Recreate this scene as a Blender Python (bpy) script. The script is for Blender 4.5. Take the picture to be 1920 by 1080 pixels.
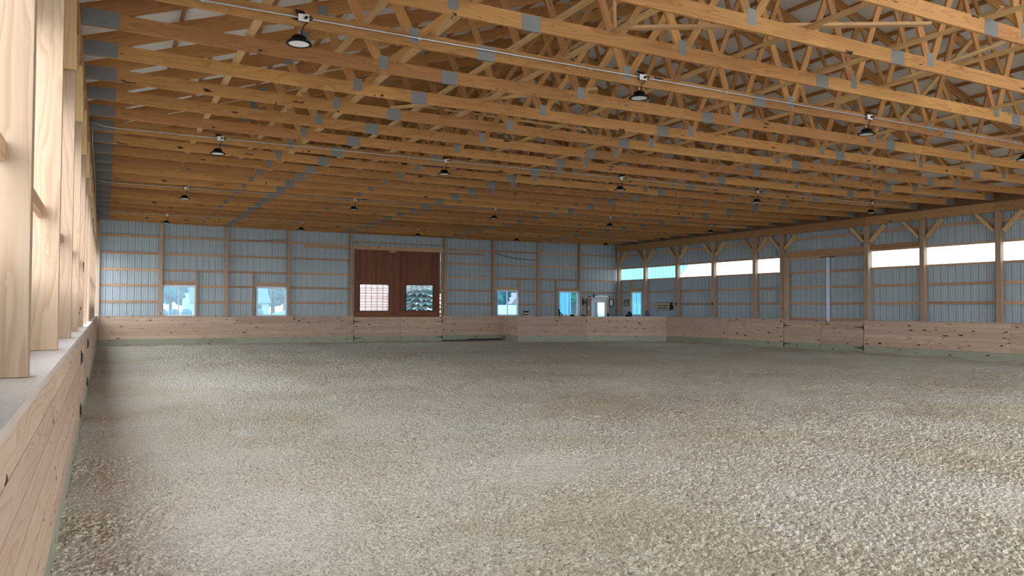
import bpy, math, random
import numpy as np
from mathutils import Vector, Matrix
random.seed(7); RNG = np.random.default_rng(7)
C = bpy.context.scene
for o in list(bpy.data.objects): bpy.data.objects.remove(o)
R = math.radians

# ---------------------------------------------------------------- camera
cam = bpy.data.objects.new('camera', bpy.data.cameras.new('camera')); C.collection.objects.link(cam)
YAW, PIT, ROL = R(27.61), R(1.499), R(.257)
fw = Vector((math.sin(YAW)*math.cos(PIT), math.cos(YAW)*math.cos(PIT), math.sin(PIT)))
rt = Vector((math.cos(YAW), -math.sin(YAW), 0)); up = rt.cross(fw)
r2 = rt*math.cos(ROL)+up*math.sin(ROL); u2 = -rt*math.sin(ROL)+up*math.cos(ROL)
M = Matrix((r2, u2, -fw)).transposed().to_4x4(); M.translation = (0, 0, 1.54)
cam.matrix_world = M
cam.data.sensor_width = 36; cam.data.lens = 1458.854/1920*36
cam.data.clip_start = .05; cam.data.clip_end = 900
C.camera = cam
# ---------------------------------------------------------------- light
w = bpy.data.worlds.new('world'); C.world = w; w.use_nodes = True
bg = w.node_tree.nodes['Background']; bg.inputs[0].default_value = (.86, .93, 1, 1); bg.inputs[1].default_value = 1.0
C.view_settings.view_transform = 'Standard'; C.view_settings.look = 'None'
C.view_settings.gamma = 1; C.view_settings.use_curve_mapping = False
C.view_settings.exposure = 2.87
try:
    C.cycles.max_bounces = 10; C.cycles.diffuse_bounces = 7; C.cycles.transparent_max_bounces = 12
except Exception: pass

# ---------------------------------------------------------------- key dimensions
XL = -.30          # inner face of the left posts
XR = 23.74         # inner face of the right posts
YF = 33.54         # inner face of the far posts
XM = 11.75         # ridge
YK = lambda k: 9.18+1.228*(k+1)       # truss rows
ROWS = [-1, 5, 11, 17]                # trusses that carry lamps
ZB = 4.80                             # underside of the trusses
def F(x, z, y):                       # far-wall measure -> plane y
    s = y/33.54; return x*s, (z-1.54)*s+1.54

# ---------------------------------------------------------------- mesh builder
class MB:
    def __init__(s): s.v=[]; s.f=[]; s.uv=[]; s.t=[]; s.sm=[]
    def _add(s, vs, fs, uvs, tone, smooth=False):
        n=len(s.v); s.v+=[tuple(p) for p in vs]
        for f,u in zip(fs,uvs): s.f.append([n+i for i in f]); s.uv.append(u); s.t.append(tone); s.sm.append(smooth)
    def obox(s, c, ax, hs, tone=None, off=None):
        """oriented box: centre, three unit axes, half sizes; grain runs along the longest side"""
        c=Vector(c); tone=random.random() if tone is None else tone
        L=max(range(3), key=lambda i:hs[i]); a,b=[i for i in range(3) if i!=L]
        ou,ov=(random.uniform(0,40),random.uniform(0,40)) if off is None else off
        vs=[];co=[]
        for i in (-1,1):
            for j in (-1,1):
                for k in (-1,1):
                    q=(i*hs[0],j*hs[1],k*hs[2]); co.append(q); vs.append(c+ax[0]*q[0]+ax[1]*q[1]+ax[2]*q[2])
        fs=[(0,1,3,2),(4,6,7,5),(0,4,5,1),(2,3,7,6),(0,2,6,4),(1,5,7,3)]; ns=[0,0,1,1,2,2]; uvs=[]
        for f,n in zip(fs,ns):
            if n==L: uvs.append([(ou+co[i][a]*.3, ov+co[i][b]) for i in f])
            elif n==a: uvs.append([(ou+co[i][L], ov+co[i][b]) for i in f])
            else: uvs.append([(ou+co[i][L], ov+co[i][a]+.37) for i in f])
        s._add(vs,fs,uvs,tone)
    def box(s, p, q, tone=None, off=None):
        c=[(p[i]+q[i])/2 for i in range(3)]; h=[abs(q[i]-p[i])/2 for i in range(3)]
        s.obox(c,(Vector((1,0,0)),Vector((0,1,0)),Vector((0,0,1))),h,tone,off)
    def bar(s, a, b, w, h, upv=(0,0,1), tone=None):
        """bar from a to b, w across, h along upv"""
        a=Vector(a); b=Vector(b); d=(b-a); l=d.length; d.normalize(); U=Vector(upv); U=(U-d*U.dot(d)).normalized(); W=d.cross(U)
        s.obox((a+b)/2,(d,W,U),(l/2,w/2,h/2),tone)
    def prism(s, pts, d, tone=None):
        """polygon pts (3d, planar) extruded by vector d"""
        tone=random.random() if tone is None else tone; n=len(pts); d=Vector(d)
        a=[Vector(p) for p in pts]; vs=a+[p+d for p in a]
        fs=[tuple(range(n-1,-1,-1)),tuple(range(n,2*n))]+[(i,(i+1)%n,n+(i+1)%n,n+i) for i in range(n)]
        ou=random.uniform(0,30)
        def U(p): return (ou+p[0]+p[1], p[2]+.3*p[1])
        s._add(vs,fs,[[U(vs[i]) for i in f] for f in fs],tone)
    def cyl(s, a, b, r, n=12, r2=None, cap=True, tone=.5, smooth=True):
        a=Vector(a); b=Vector(b); d=(b-a).normalized(); r2=r if r2 is None else r2
        t=Vector((0,0,1)) if abs(d.z)<.9 else Vector((1,0,0)); X=d.cross(t).normalized(); Y=d.cross(X)
        vs=[];
        for c,rr in ((a,r),(b,r2)):
            for i in range(n):
                an=2*math.pi*i/n; vs.append(c+(X*math.cos(an)+Y*math.sin(an))*rr)
        fs=[(i,(i+1)%n,n+(i+1)%n,n+i) for i in range(n)]
        s._add(vs,fs,[[(i/n,0)]*4 for i in range(n)],tone,smooth)
        if cap: s._add(vs,[tuple(range(n-1,-1,-1)),tuple(range(n,2*n))],[[(0,0)]*n]*2,tone)
    def tube(s, pts, r, n=8, tone=.5):
        pts=[Vector(p) for p in pts]; X=None; vs=[]; m=len(pts)
        for k,p in enumerate(pts):
            d=(pts[min(k+1,m-1)]-pts[max(k-1,0)]).normalized()
            if X is None:
                t=Vector((0,0,1)) if abs(d.z)<.9 else Vector((1,0,0)); X=d.cross(t).normalized()
            X=(X-d*X.dot(d)).normalized(); Y=d.cross(X)
            for i in range(n):
                an=2*math.pi*i/n; vs.append(p+(X*math.cos(an)+Y*math.sin(an))*r)
        fs=[(k*n+i,k*n+(i+1)%n,(k+1)*n+(i+1)%n,(k+1)*n+i) for k in range(m-1) for i in range(n)]
        s._add(vs,fs,[[(0,0)]*4]*len(fs),tone,True)
    def lathe(s, prof, c=(0,0,0), n=24, tone=.5, sx=1, sy=1):
        c=Vector(c); vs=[]
        for r,z in prof:
            for i in range(n):
                an=2*math.pi*i/n; vs.append(c+Vector((r*math.cos(an)*sx,r*math.sin(an)*sy,z)))
        m=len(prof); fs=[(k*n+i,k*n+(i+1)%n,(k+1)*n+(i+1)%n,(k+1)*n+i) for k in range(m-1) for i in range(n)]
        s._add(vs,fs,[[(0,0)]*4]*len(fs),tone,True)
    def build(s, name, mat, parent=None, loc=None):
        me=bpy.data.meshes.new(name); me.from_pydata(s.v,[],s.f)
        uv=me.uv_layers.new(name='UVMap'); flat=[c for f in s.uv for p in f for c in p]; uv.data.foreach_set('uv',flat)
        ca=me.color_attributes.new('tone','FLOAT_COLOR','CORNER')
        cols=[];
        for f,t in zip(s.f,s.t): cols+= [t,t,t,1]*len(f)
        ca.data.foreach_set('color',cols)
        me.polygons.foreach_set('use_smooth',s.sm)
        me.materials.append(mat); me.validate(); me.update()
        o=bpy.data.objects.new(name,me); C.collection.objects.link(o)
        if parent: o.parent=parent
        if loc is not None: o.location=loc
        return o

def tag(o, label=None, cat=None, group=None, kind=None):
    if label: o['label']=label
    if cat: o['category']=cat
    if group: o['group']=group
    if kind: o['kind']=kind
    return o
def empty(name, loc, label=None, cat=None, group=None, kind=None):
    o=bpy.data.objects.new(name,None); C.collection.objects.link(o); o.location=loc; o.empty_display_size=.1
    return tag(o,label,cat,group,kind)
def copy_tree(o, parent=None):
    c=o.copy(); C.collection.objects.link(c); c.parent=parent
    for ch in list(o.children): copy_tree(ch,c)
    return c
ORD=['first','second','third','fourth','fifth','sixth','seventh','eighth','ninth','tenth','eleventh','twelfth','thirteenth','fourteenth','fifteenth','sixteenth','seventeenth','eighteenth','nineteenth','twentieth','twenty-first','twenty-second','twenty-third','twenty-fourth','twenty-fifth','twenty-sixth','twenty-seventh']

# ---------------------------------------------------------------- materials
def nt(name):
    m=bpy.data.materials.new(name); m.use_nodes=True; t=m.node_tree; b=t.nodes['Principled BSDF']
    def N(ty,**k):
        n=t.nodes.new(ty)
        for a,v in k.items():
            if a.startswith('i_'): n.inputs[int(a[2:]) if a[2:].isdigit() else a[2:]].default_value=v
            else: setattr(n,a,v)
        return n
    return m,t,b,N
def ramp(N, stops):
    r=N('ShaderNodeValToRGB'); e=r.color_ramp.elements
    while len(e)<len(stops): e.new(.5)
    for x,(p,c) in zip(e,stops): x.position=p; x.color=c if len(c)==4 else (*c,1)
    return r
def wood(name, light, dark, knot=(.035,.012,.006), knots=1.0, rough=.65, tonevar=.35, contrast=1.0, stain=None, rings=1.0, kmap=(1.5,6.5), kr=.13):
    m,t,b,N=nt(name); L=t.links.new
    uv=N('ShaderNodeUVMap'); uv.uv_map='UVMap'
    sep=N('ShaderNodeSeparateXYZ'); L(uv.outputs[0],sep.inputs[0])
    def mapped(su,sv):
        mp=N('ShaderNodeMapping'); mp.inputs['Scale'].default_value=(su,sv,1); L(uv.outputs[0],mp.inputs[0]); return mp
    # knots
    vo=N('ShaderNodeTexVoronoi'); vo.voronoi_dimensions='2D'; vo.inputs['Scale'].default_value=1; vo.inputs['Randomness'].default_value=1
    kn=N('ShaderNodeTexNoise'); kn.inputs['Scale'].default_value=9; kn.inputs['Detail'].default_value=2; kmp=mapped(*kmap); L(uv.outputs[0],kn.inputs['Vector'])
    kv=N('ShaderNodeVectorMath',operation='MULTIPLY_ADD'); L(kn.outputs['Color'],kv.inputs[0]); kv.inputs[1].default_value=(.5,.5,0); L(kmp.outputs[0],kv.inputs[2]); L(kv.outputs[0],vo.inputs['Vector'])
    ks=N('ShaderNodeSeparateColor'); L(vo.outputs['Color'],ks.inputs[0])
    size=N('ShaderNodeMapRange'); size.inputs[1].default_value=1-.45*knots; size.inputs[2].default_value=1; size.inputs[3].default_value=0; size.inputs[4].default_value=kr
    L(ks.outputs[0],size.inputs[0])
    sub=N('ShaderNodeMath',operation='SUBTRACT'); L(vo.outputs['Distance'],sub.inputs[1]); L(size.outputs[0],sub.inputs[0])
    km=N('ShaderNodeMapRange'); km.inputs[1].default_value=0; km.inputs[2].default_value=.03; L(sub.outputs[0],km.inputs[0])
    # swirl round the knots
    sw=N('ShaderNodeMapRange'); sw.inputs[1].default_value=0; sw.inputs[2].default_value=.35; sw.inputs[3].default_value=1; sw.inputs[4].default_value=0; L(vo.outputs['Distance'],sw.inputs[0])
    # long grain (cathedral rings)
    n1=N('ShaderNodeTexNoise'); n1.inputs['Scale'].default_value=1; n1.inputs['Detail'].default_value=1.5; L(mapped(.55,5).outputs[0],n1.inputs['Vector'])
    ad=N('ShaderNodeMath',operation='MULTIPLY_ADD'); L(n1.outputs['Fac'],ad.inputs[0]); ad.inputs[1].default_value=9*rings
    sv=N('ShaderNodeMath',operation='MULTIPLY'); L(sep.outputs[1],sv.inputs[0]); sv.inputs[1].default_value=16
    ad2=N('ShaderNodeMath',operation='MULTIPLY_ADD'); L(sw.outputs[0],ad2.inputs[0]); ad2.inputs[1].default_value=.8; L(sv.outputs[0],ad2.inputs[2]); L(ad2.outputs[0],ad.inputs[2])
    fr=N('ShaderNodeMath',operation='FRACT'); L(ad.outputs[0],fr.inputs[0])
    rg=ramp(N,[(0,(0,0,0)),(.55,(.35,.35,.35)),(.85,(1,1,1)),(1,(0,0,0))]); L(fr.outputs[0],rg.inputs[0])
    n2=N('ShaderNodeTexNoise'); n2.inputs['Scale'].default_value=1; n2.inputs['Detail'].default_value=3; L(mapped(1.6,110).outputs[0],n2.inputs['Vector'])
    n3=N('ShaderNodeTexNoise'); n3.inputs['Scale'].default_value=1; n3.inputs['Detail'].default_value=2; L(mapped(.5,3).outputs[0],n3.inputs['Vector'])
    a1=N('ShaderNodeMath',operation='MULTIPLY'); L(rg.outputs[0],a1.inputs[0]); a1.inputs[1].default_value=.55*contrast
    a2=N('ShaderNodeMath',operation='MULTIPLY_ADD'); L(n2.outputs['Fac'],a2.inputs[0]); a2.inputs[1].default_value=.5*contrast; L(a1.outputs[0],a2.inputs[2])
    a3=N('ShaderNodeMath',operation='MULTIPLY_ADD'); L(n3.outputs['Fac'],a3.inputs[0]); a3.inputs[1].default_value=.7*contrast; L(a2.outputs[0],a3.inputs[2])
    a4=N('ShaderNodeMath',operation='SUBTRACT'); L(a3.outputs[0],a4.inputs[0]); a4.inputs[1].default_value=.55*contrast-.12; a4.use_clamp=True
    mx=N('ShaderNodeMix',data_type='RGBA'); mx.inputs[6].default_value=(*light,1); mx.inputs[7].default_value=(*dark,1); L(a4.outputs[0],mx.inputs[0])
    # tone per board and per object
    at=N('ShaderNodeVertexColor'); at.layer_name='tone'
    oi=N('ShaderNodeObjectInfo')
    tn=N('ShaderNodeMath',operation='ADD'); L(at.outputs[0],tn.inputs[0]); L(oi.outputs['Random'],tn.inputs[1])
    tm=N('ShaderNodeMapRange'); tm.inputs[1].default_value=0; tm.inputs[2].default_value=2; tm.inputs[3].default_value=1-tonevar; tm.inputs[4].default_value=1+tonevar*.55; L(tn.outputs[0],tm.inputs[0])
    hs=N('ShaderNodeHueSaturation'); L(mx.outputs[2],hs.inputs['Color']); L(tm.outputs[0],hs.inputs['Value'])
    hm=N('ShaderNodeMapRange'); hm.inputs[3].default_value=.494; hm.inputs[4].default_value=.505; L(at.outputs[0],hm.inputs[0]); L(hm.outputs[0],hs.inputs['Hue'])
    last=hs.outputs[0]
    if stain:
        ns=N('ShaderNodeTexNoise'); ns.inputs['Scale'].default_value=.7; L(uv.outputs[0],ns.inputs['Vector'])
        sr=ramp(N,[(.5,(0,0,0)),(.62,(1,1,1))]); L(ns.outputs['Fac'],sr.inputs[0])
        sm=N('ShaderNodeMix',data_type='RGBA'); L(sr.outputs[0],sm.inputs[0]); L(last,sm.inputs[6]); sm.inputs[7].default_value=(*stain,1); last=sm.outputs[2]
    mk=N('ShaderNodeMix',data_type='RGBA'); L(km.outputs[0],mk.inputs[0]); L(last,mk.inputs[6]); mk.inputs[7].default_value=(*knot,1)
    L(mk.outputs[2],b.inputs['Base Color']); b.inputs['Roughness'].default_value=rough
    b.inputs['Specular IOR Level'].default_value=.3
    bp=N('ShaderNodeBump'); bp.inputs['Strength'].default_value=.15; bp.inputs['Distance'].default_value=.004; L(a2.outputs[0],bp.inputs['Height']); L(bp.outputs[0],b.inputs['Normal'])
    return m
def plain(name, col, rough=.5, metal=0, var=0, scale=4, spec=.5):
    m,t,b,N=nt(name); L=t.links.new; b.inputs['Roughness'].default_value=rough; b.inputs['Metallic'].default_value=metal; b.inputs['Specular IOR Level'].default_value=spec
    tc=N('ShaderNodeTexCoord'); n=N('ShaderNodeTexNoise'); n.inputs['Scale'].default_value=scale; n.inputs['Detail'].default_value=4; L(tc.outputs['Object'],n.inputs['Vector'])
    v=max(var,.03); r=ramp(N,[(.3,tuple(c*(1-v) for c in col)),(.7,tuple(min(1,c*(1+v)) for c in col))]); L(n.outputs['Fac'],r.inputs[0]); L(r.outputs[0],b.inputs['Base Color'])
    return m
MT={}
MT['truss']=wood('truss_pine',(.53,.275,.098),(.32,.135,.037),knots=.75,tonevar=.30)
MT['brace']=wood('brace_pine',(.68,.46,.23),(.50,.29,.12),knots=.35,tonevar=.22)
MT['post']=wood('post_pine',(.47,.335,.235),(.33,.20,.12),knots=.35,tonevar=.22,rings=1.2)
MT['girt']=wood('girt_pine',(.56,.35,.21),(.38,.20,.105),knots=.4,tonevar=.3)
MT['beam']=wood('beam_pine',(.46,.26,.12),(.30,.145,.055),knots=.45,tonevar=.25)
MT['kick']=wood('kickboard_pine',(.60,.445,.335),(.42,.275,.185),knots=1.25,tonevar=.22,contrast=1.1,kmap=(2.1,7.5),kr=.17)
MT['eave']=wood('eave_board_shade',(.20,.11,.055),(.13,.065,.03),knots=.3)  # wood darkened to carry the shade behind the truss ends
MT['treated']=wood('treated_plank',(.38,.385,.29),(.26,.265,.195),knots=1.0,tonevar=.2,kmap=(1.8,7.5),kr=.16)
MT['ledge']=wood('dusty_ledge',(.60,.53,.48),(.48,.40,.34),knots=.15,tonevar=.12,contrast=.7)
MT['stained']=wood('stained_door',(.24,.072,.024),(.125,.032,.011),knots=.7,tonevar=.3,rough=.5)
MT['plate']=plain('galvanised_plate',(.20,.205,.20),.55,.25,.12,60)
# toothed connector plate: fine punched pattern
def platem():
    m,t,b,N=nt('connector_plate'); L=t.links.new
    uv=N('ShaderNodeTexCoord'); mp=N('ShaderNodeMapping'); mp.inputs['Scale'].default_value=(60,60,60); L(uv.outputs['Object'],mp.inputs[0])
    vo=N('ShaderNodeTexVoronoi'); vo.inputs['Randomness'].default_value=.15; vo.inputs['Scale'].default_value=1; L(mp.outputs[0],vo.inputs['Vector'])
    r=ramp(N,[(.15,(.10,.10,.095)),(.4,(.21,.21,.20))]); L(vo.outputs['Distance'],r.inputs[0])
    L(r.outputs[0],b.inputs['Base Color']); b.inputs['Metallic'].default_value=.3; b.inputs['Roughness'].default_value=.5
    return m
MT['tooth']=platem()
MT['conduit']=plain('steel_conduit',(.55,.56,.57),.35,.7,.08,10)
MT['black']=plain('black_enamel',(.006,.006,.007),.6,0,.1,spec=.2)
MT['iron']=plain('black_iron',(.010,.010,.011),.55,0,.1)
MT['lens']=plain('lamp_lens',(.9,.9,.9),.35,0,.03)
MT['white']=plain('white_paint',(.72,.73,.74),.45,0,.03)
MT['vinyl']=plain('white_vinyl',(.66,.70,.73),.4,0,.03)
MT['zinc']=plain('zinc_hook',(.6,.6,.6),.3,.9,.05)
MT['boxw']=plain('box_cover',(.85,.84,.80),.5,0,.04)
MT['roof']=plain('roof_underside',(.78,.77,.75),.6,0,.08,1.2)
MT['siding']=plain('siding_back_paint',(.36,.42,.45),.38,.0,.06,.6)
MT['astragal']=plain('pale_metal_trim',(.62,.68,.78),.35,.2,.04)
MT['teal']=plain('teal_siding',(.13,.31,.35),.5,0,.08)
MT['redlog']=plain('red_log',(.42,.20,.17),.7,0,.12,3)
MT['cream']=plain('cream_wall',(.36,.33,.22),.7,0,.05)
MT['slate']=plain('slate_roof',(.10,.13,.15),.8,0,.1,3)
MT['barnw']=plain('white_barn_paint',(.8,.8,.8),.6,0,.04)
MT['glassd']=plain('dark_window_glass',(.03,.05,.07),.1)
MT['leaf']=plain('leaf_green',(.055,.115,.065),.8,0,.5,1.5)
MT['leaf2']=plain('leaf_bluegreen',(.04,.105,.09),.8,0,.5,1.5)
MT['spruce']=plain('spruce_needles',(.045,.12,.13),.8,0,.6,6)
MT['bark']=plain('bark',(.10,.08,.06),.9,0,.3,5)
MT['hedge']=plain('hedge_leaf',(.05,.10,.10),.8,0,.4,3)
MT['grass']=plain('grass',(.10,.20,.06),.9,0,.3,.2)
MT['gravel']=plain('gravel_yard',(.42,.41,.38),.9,0,.12,.3)
MT['rubber']=plain('tyre_rubber',(.02,.02,.02),.8)
MT['cream2']=plain('sign_cream',(.62,.48,.34),.6,0,.05)
MT['brownf']=plain('sign_brown',(.10,.045,.02),.6,0,.1)
MT['grey']=plain('photo_grey',(.20,.20,.21),.4,0,.5,25)
MT['bluegrey']=plain('blue_grey_glaze',(.06,.10,.13),.3,0,.1)
def glass(nm='window_glass',col=(.52,.76,.93,1)):
    m,t,b,N=nt(nm); L=t.links.new; t.nodes.remove(b)
    tr=N('ShaderNodeBsdfTransparent'); tr.inputs[0].default_value=col; gl=N('ShaderNodeBsdfGlossy'); gl.inputs['Roughness'].default_value=.03
    lw=N('ShaderNodeLayerWeight'); lw.inputs[0].default_value=.5; pw=N('ShaderNodeMath',operation='POWER'); L(lw.outputs['Facing'],pw.inputs[0]); pw.inputs[1].default_value=5; fr=N('ShaderNodeMapRange'); fr.inputs[3].default_value=.04; fr.inputs[4].default_value=.8; L(pw.outputs[0],fr.inputs[0]); mx=N('ShaderNodeMixShader'); L(fr.outputs[0],mx.inputs[0]); L(tr.outputs[0],mx.inputs[1]); L(gl.outputs[0],mx.inputs[2])
    L(mx.outputs[0],t.nodes['Material Output'].inputs[0]); return m
MT['glass']=glass(); MT['clear']=glass('clear_panel',(.92,.97,.98,1)); MT['dglass']=glass('door_glass',(.8,.9,.92,1))
def sandm():
    m,t,b,N=nt('arena_sand'); L=t.links.new; tc=N('ShaderNodeTexCoord')
    def no(s,d=4,v=None,rough=.6):
        n=N('ShaderNodeTexNoise'); n.inputs['Scale'].default_value=s; n.inputs['Detail'].default_value=d; n.inputs['Roughness'].default_value=rough; L(v or tc.outputs['Object'],n.inputs['Vector']); return n
    base=ramp(N,[(.35,(.61,.53,.395)),(.5,(.69,.62,.50)),(.66,(.73,.68,.585))]); L(no(.35,5).outputs['Fac'],base.inputs[0])
    # drier pale scuffs
    mp=N('ShaderNodeMapping'); mp.inputs['Scale'].default_value=(.55,.3,1); mp.inputs['Rotation'].default_value=(0,0,.7); L(tc.outputs['Object'],mp.inputs[0])
    sc=ramp(N,[(.63,(0,0,0)),(.71,(1,1,1))]); L(no(1.3,3,mp.outputs[0]).outputs['Fac'],sc.inputs[0])
    m1=N('ShaderNodeMix',data_type='RGBA'); L(sc.outputs[0],m1.inputs[0]); L(base.outputs[0],m1.inputs[6]); m1.inputs[7].default_value=(.74,.70,.62,1)
    da=N('ShaderNodeAttribute'); da.attribute_name='dust_light'; dm=N('ShaderNodeMath',operation='MULTIPLY'); L(da.outputs['Fac'],dm.inputs[0]); dm.inputs[1].default_value=.75
    m0=m1; m1=N('ShaderNodeMix',data_type='RGBA'); L(dm.outputs[0],m1.inputs[0]); L(m0.outputs[2],m1.inputs[6]); m1.inputs[7].default_value=(.74,.69,.61,1)
    # grains
    gr=ramp(N,[(.36,(.42,.39,.34)),(.47,(1,1,1)),(.7,(1.1,1.1,1.1))]); L(no(70,2).outputs['Fac'],gr.inputs[0])
    m2=N('ShaderNodeMix',data_type='RGBA',blend_type='MULTIPLY'); m2.inputs[0].default_value=.8; L(m1.outputs[2],m2.inputs[6]); L(gr.outputs[0],m2.inputs[7])
    L(m2.outputs[2],b.inputs['Base Color']); b.inputs['Roughness'].default_value=.95; b.inputs['Specular IOR Level'].default_value=.15
    v1=N('ShaderNodeTexVoronoi'); v1.inputs['Scale'].default_value=34; L(tc.outputs['Object'],v1.inputs['Vector'])
    n=no(60,3); ad=N('ShaderNodeMath',operation='MULTIPLY_ADD'); L(v1.outputs['Distance'],ad.inputs[0]); ad.inputs[1].default_value=-1.1; L(n.outputs['Fac'],ad.inputs[2])
    bp=N('ShaderNodeBump'); bp.inputs['Strength'].default_value=1; bp.inputs['Distance'].default_value=.03; L(ad.outputs[0],bp.inputs['Height']); L(bp.outputs[0],b.inputs['Normal'])
    return m
MT['sand']=sandm()

# ================================================================ SETTING
# ---- sand floor with real lumps, tracks and the bank against the boards
def vnoise(X,Y,s,seed):
    rng=np.random.default_rng(seed); n=256; G=rng.random((n,n)); a=X/s; b=Y/s
    i=np.floor(a).astype(int); j=np.floor(b).astype(int); fx=a-i; fy=b-j; fx=fx*fx*(3-2*fx); fy=fy*fy*(3-2*fy)
    g=lambda p,q:G[p%n,q%n]
    return (g(i,j)*(1-fx)+g(i+1,j)*fx)*(1-fy)+(g(i,j+1)*(1-fx)+g(i+1,j+1)*fx)*fy
def cells(X,Y,s,seed):
    """rounded crumbs: dome round the nearest random cell point"""
    rng=np.random.default_rng(seed); n=512; PX=rng.random((n,n)); PY=rng.random((n,n)); HH=rng.random((n,n))
    a=X/s; b=Y/s; i=np.floor(a).astype(int); j=np.floor(b).astype(int); best=np.full(X.shape,9.); hh=np.zeros(X.shape)
    for di in (-1,0,1):
        for dj in (-1,0,1):
            p=(i+di)%n; q=(j+dj)%n; d=(a-(i+di+PX[p,q]))**2+(b-(j+dj+PY[p,q]))**2; m_=d<best
            best=np.where(m_,d,best); hh=np.where(m_,HH[p,q],hh)
    return np.maximum(0,1-best/.45)*(.35+.65*hh)
xs=np.concatenate([np.arange(-.9,7,.0125),np.arange(7,11,.025),np.arange(11,24.6,.055)])
ys=np.concatenate([np.arange(-6,2.6,.2),np.arange(2.6,7.2,.0125),np.arange(7.2,11,.025),np.arange(11,16,.05),np.arange(16,34.2,.09)])
X,Y=np.meshgrid(xs,ys)
Z=.030*(vnoise(X,Y,2.3,1)-.5)+.018*(vnoise(X,Y,.7,2)-.5)+.008*(vnoise(X*.9+Y*.3,Y,.22,3)-.5)
smooth=np.clip((vnoise(X,Y,1.7,12)*.9+vnoise(X,Y,.5,13)*.5+np.clip(1.3-X,0,1.3)*.45-.92)*4,0,1)   # trampled smooth ground, mostly beside the left boards
dust_light=np.clip(np.exp(-((X-1.0)**2/.35+(Y-5.7)**2/1.1))*1.3+np.exp(-((X-2.4)**2/1.3+(Y-17.5)**2/5))*.7+.9*np.exp(-((X-1.45)/.16)**2-((Y-3.9)/.22)**2)+.9*np.exp(-((X-5.3)/.20)**2-((Y-3.55)/.12)**2)+.8*np.exp(-((X-5.9)/.22)**2-((Y-4.7)/.15)**2)+.8*np.exp(-((X-6.9)/.15)**2-((Y-5.9)/.4)**2),0,1)*(.55+.6*vnoise(X,Y,.35,21))  # pale dust patches; light pool from the left opening painted in as well
smooth=np.clip(smooth+dust_light*.8,0,1)
rough=1-.85*smooth
Z+=rough*(.025*cells(X,Y,.036,4)+.020*cells(X+5,Y+2,.062,14)+.006*vnoise(X+3,Y,.02,5))
Z+=.010*smooth*vnoise(X,Y,.10,15)
rr=np.hypot(X-13,Y-21.); Z+=.006*np.sin(rr*2*math.pi/.16)*(vnoise(X,Y,1.4,6)>.56)
hoof=vnoise(X,Y,.26,8); Z-=.05*np.maximum(hoof-.70,0)*np.clip((Y-8)/9,0,1)*3.4
# faint drag furrows crossing the arena
for k_,(cx_,sl) in enumerate([(1.2,.42),(2.9,.40),(5.6,.55)]):
    u_=(X-cx_)-sl*(Y-3); Z-=.006*np.exp(-(u_/.10)**2)
for q_ in ((1.35,3.7,.35),(1.9,5.6,.30),(5.9,4.1,.22),(9.3,5.5,.2),(10.8,7.9,.25)):
    Z+=.02*np.exp(-((X-q_[0])**2+(Y-q_[1])**2)/q_[2]**2)*.5
Z+=.05*np.exp(-np.maximum(X+.24,0)/.22)*vnoise(X,Y,.5,9)+.05*np.exp(-np.maximum(33.2-Y,0)/.3)*vnoise(X,Y,.6,10)+.06*np.exp(-np.maximum(23.3-X,0)/.35)*vnoise(X,Y,.6,11)
ny,nx=X.shape; V=np.stack([X,Y,Z],-1).reshape(-1,3)
idx=np.arange(ny*nx).reshape(ny,nx); Q=np.stack([idx[:-1,:-1],idx[:-1,1:],idx[1:,1:],idx[1:,:-1]],-1).reshape(-1,4)
me=bpy.data.meshes.new('floor'); me.vertices.add(len(V)); me.vertices.foreach_set('co',V.ravel().astype(np.float32))
me.loops.add(Q.size); me.loops.foreach_set('vertex_index',Q.ravel().astype(np.int32)); me.polygons.add(len(Q))
me.polygons.foreach_set('loop_start',np.arange(0,Q.size,4,dtype=np.int32)); me.polygons.foreach_set('use_smooth',np.ones(len(Q),bool))
me.update(calc_edges=True); at_=me.attributes.new('dust_light','FLOAT','POINT'); at_.data.foreach_set('value',np.clip(dust_light,0,1).ravel().astype(np.float32)); me.materials.append(MT['sand'])
fl=bpy.data.objects.new('floor',me); C.collection.objects.link(fl)
tag(fl,'pale beige sand footing of the riding arena, raked and lumpy','floor',kind='structure')

# ---- ground outside
g=MB(); g.box((-60,-60,-.30),(160,260,-.12)); tag(g.build('ground',MT['gravel']),'bright gravel yard outside beyond the far windows','ground',kind='structure')

# ---- ribbed metal siding
def siding(name, rects, plane, axis, sign, label):
    """rects (a0,a1,z0,z1) or (a0,a1,z0,(zl,zr)); ribs pushed away from the room (sign)"""
    P=.2475; prof=[(0,0),(.010,.030),(.026,.030),(.036,0),(.088,0),(.094,.012),(.106,.012),(.112,0),(.166,0),(.172,.012),(.184,.012),(.190,0)]
    v=[];f=[]
    for a0,a1,z0,z1 in rects:
        zl,zr=z1 if isinstance(z1,tuple) else (z1,z1)
        pts=[(a0,None)]; k=math.floor(a0/P)
        while k*P<a1:
            for da,d in prof:
                a=k*P+da
                if a0<a<a1: pts.append((a,d))
            k+=1
        pts.append((a1,None)); pts=[(a,(0 if d is None else d)) for a,d in pts]
        n=len(v)
        for a,d in pts:
            zt=zl+(zr-zl)*(a-a0)/(a1-a0)
            for z in (z0,zt):
                p=plane+sign*d; v.append((p,a,z) if axis=='y' else (a,p,z))
        for i in range(len(pts)-1): f.append((n+2*i,n+2*i+2,n+2*i+3,n+2*i+1))
    me=bpy.data.meshes.new(name); me.from_pydata(v,[],f); me.materials.append(MT['siding']); me.update()
    o=bpy.data.objects.new(name,me); C.collection.objects.link(o)
    so=o.modifiers.new('thick','SOLIDIFY'); so.thickness=.004; so.offset=0
    return tag(o,label,'wall',kind='structure')
EAVE=5.05
def ztop(x): return 5.0+.333*(min(x,2*XM-x)-.07)+.235      # top of the top chord
YS=33.72
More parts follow.
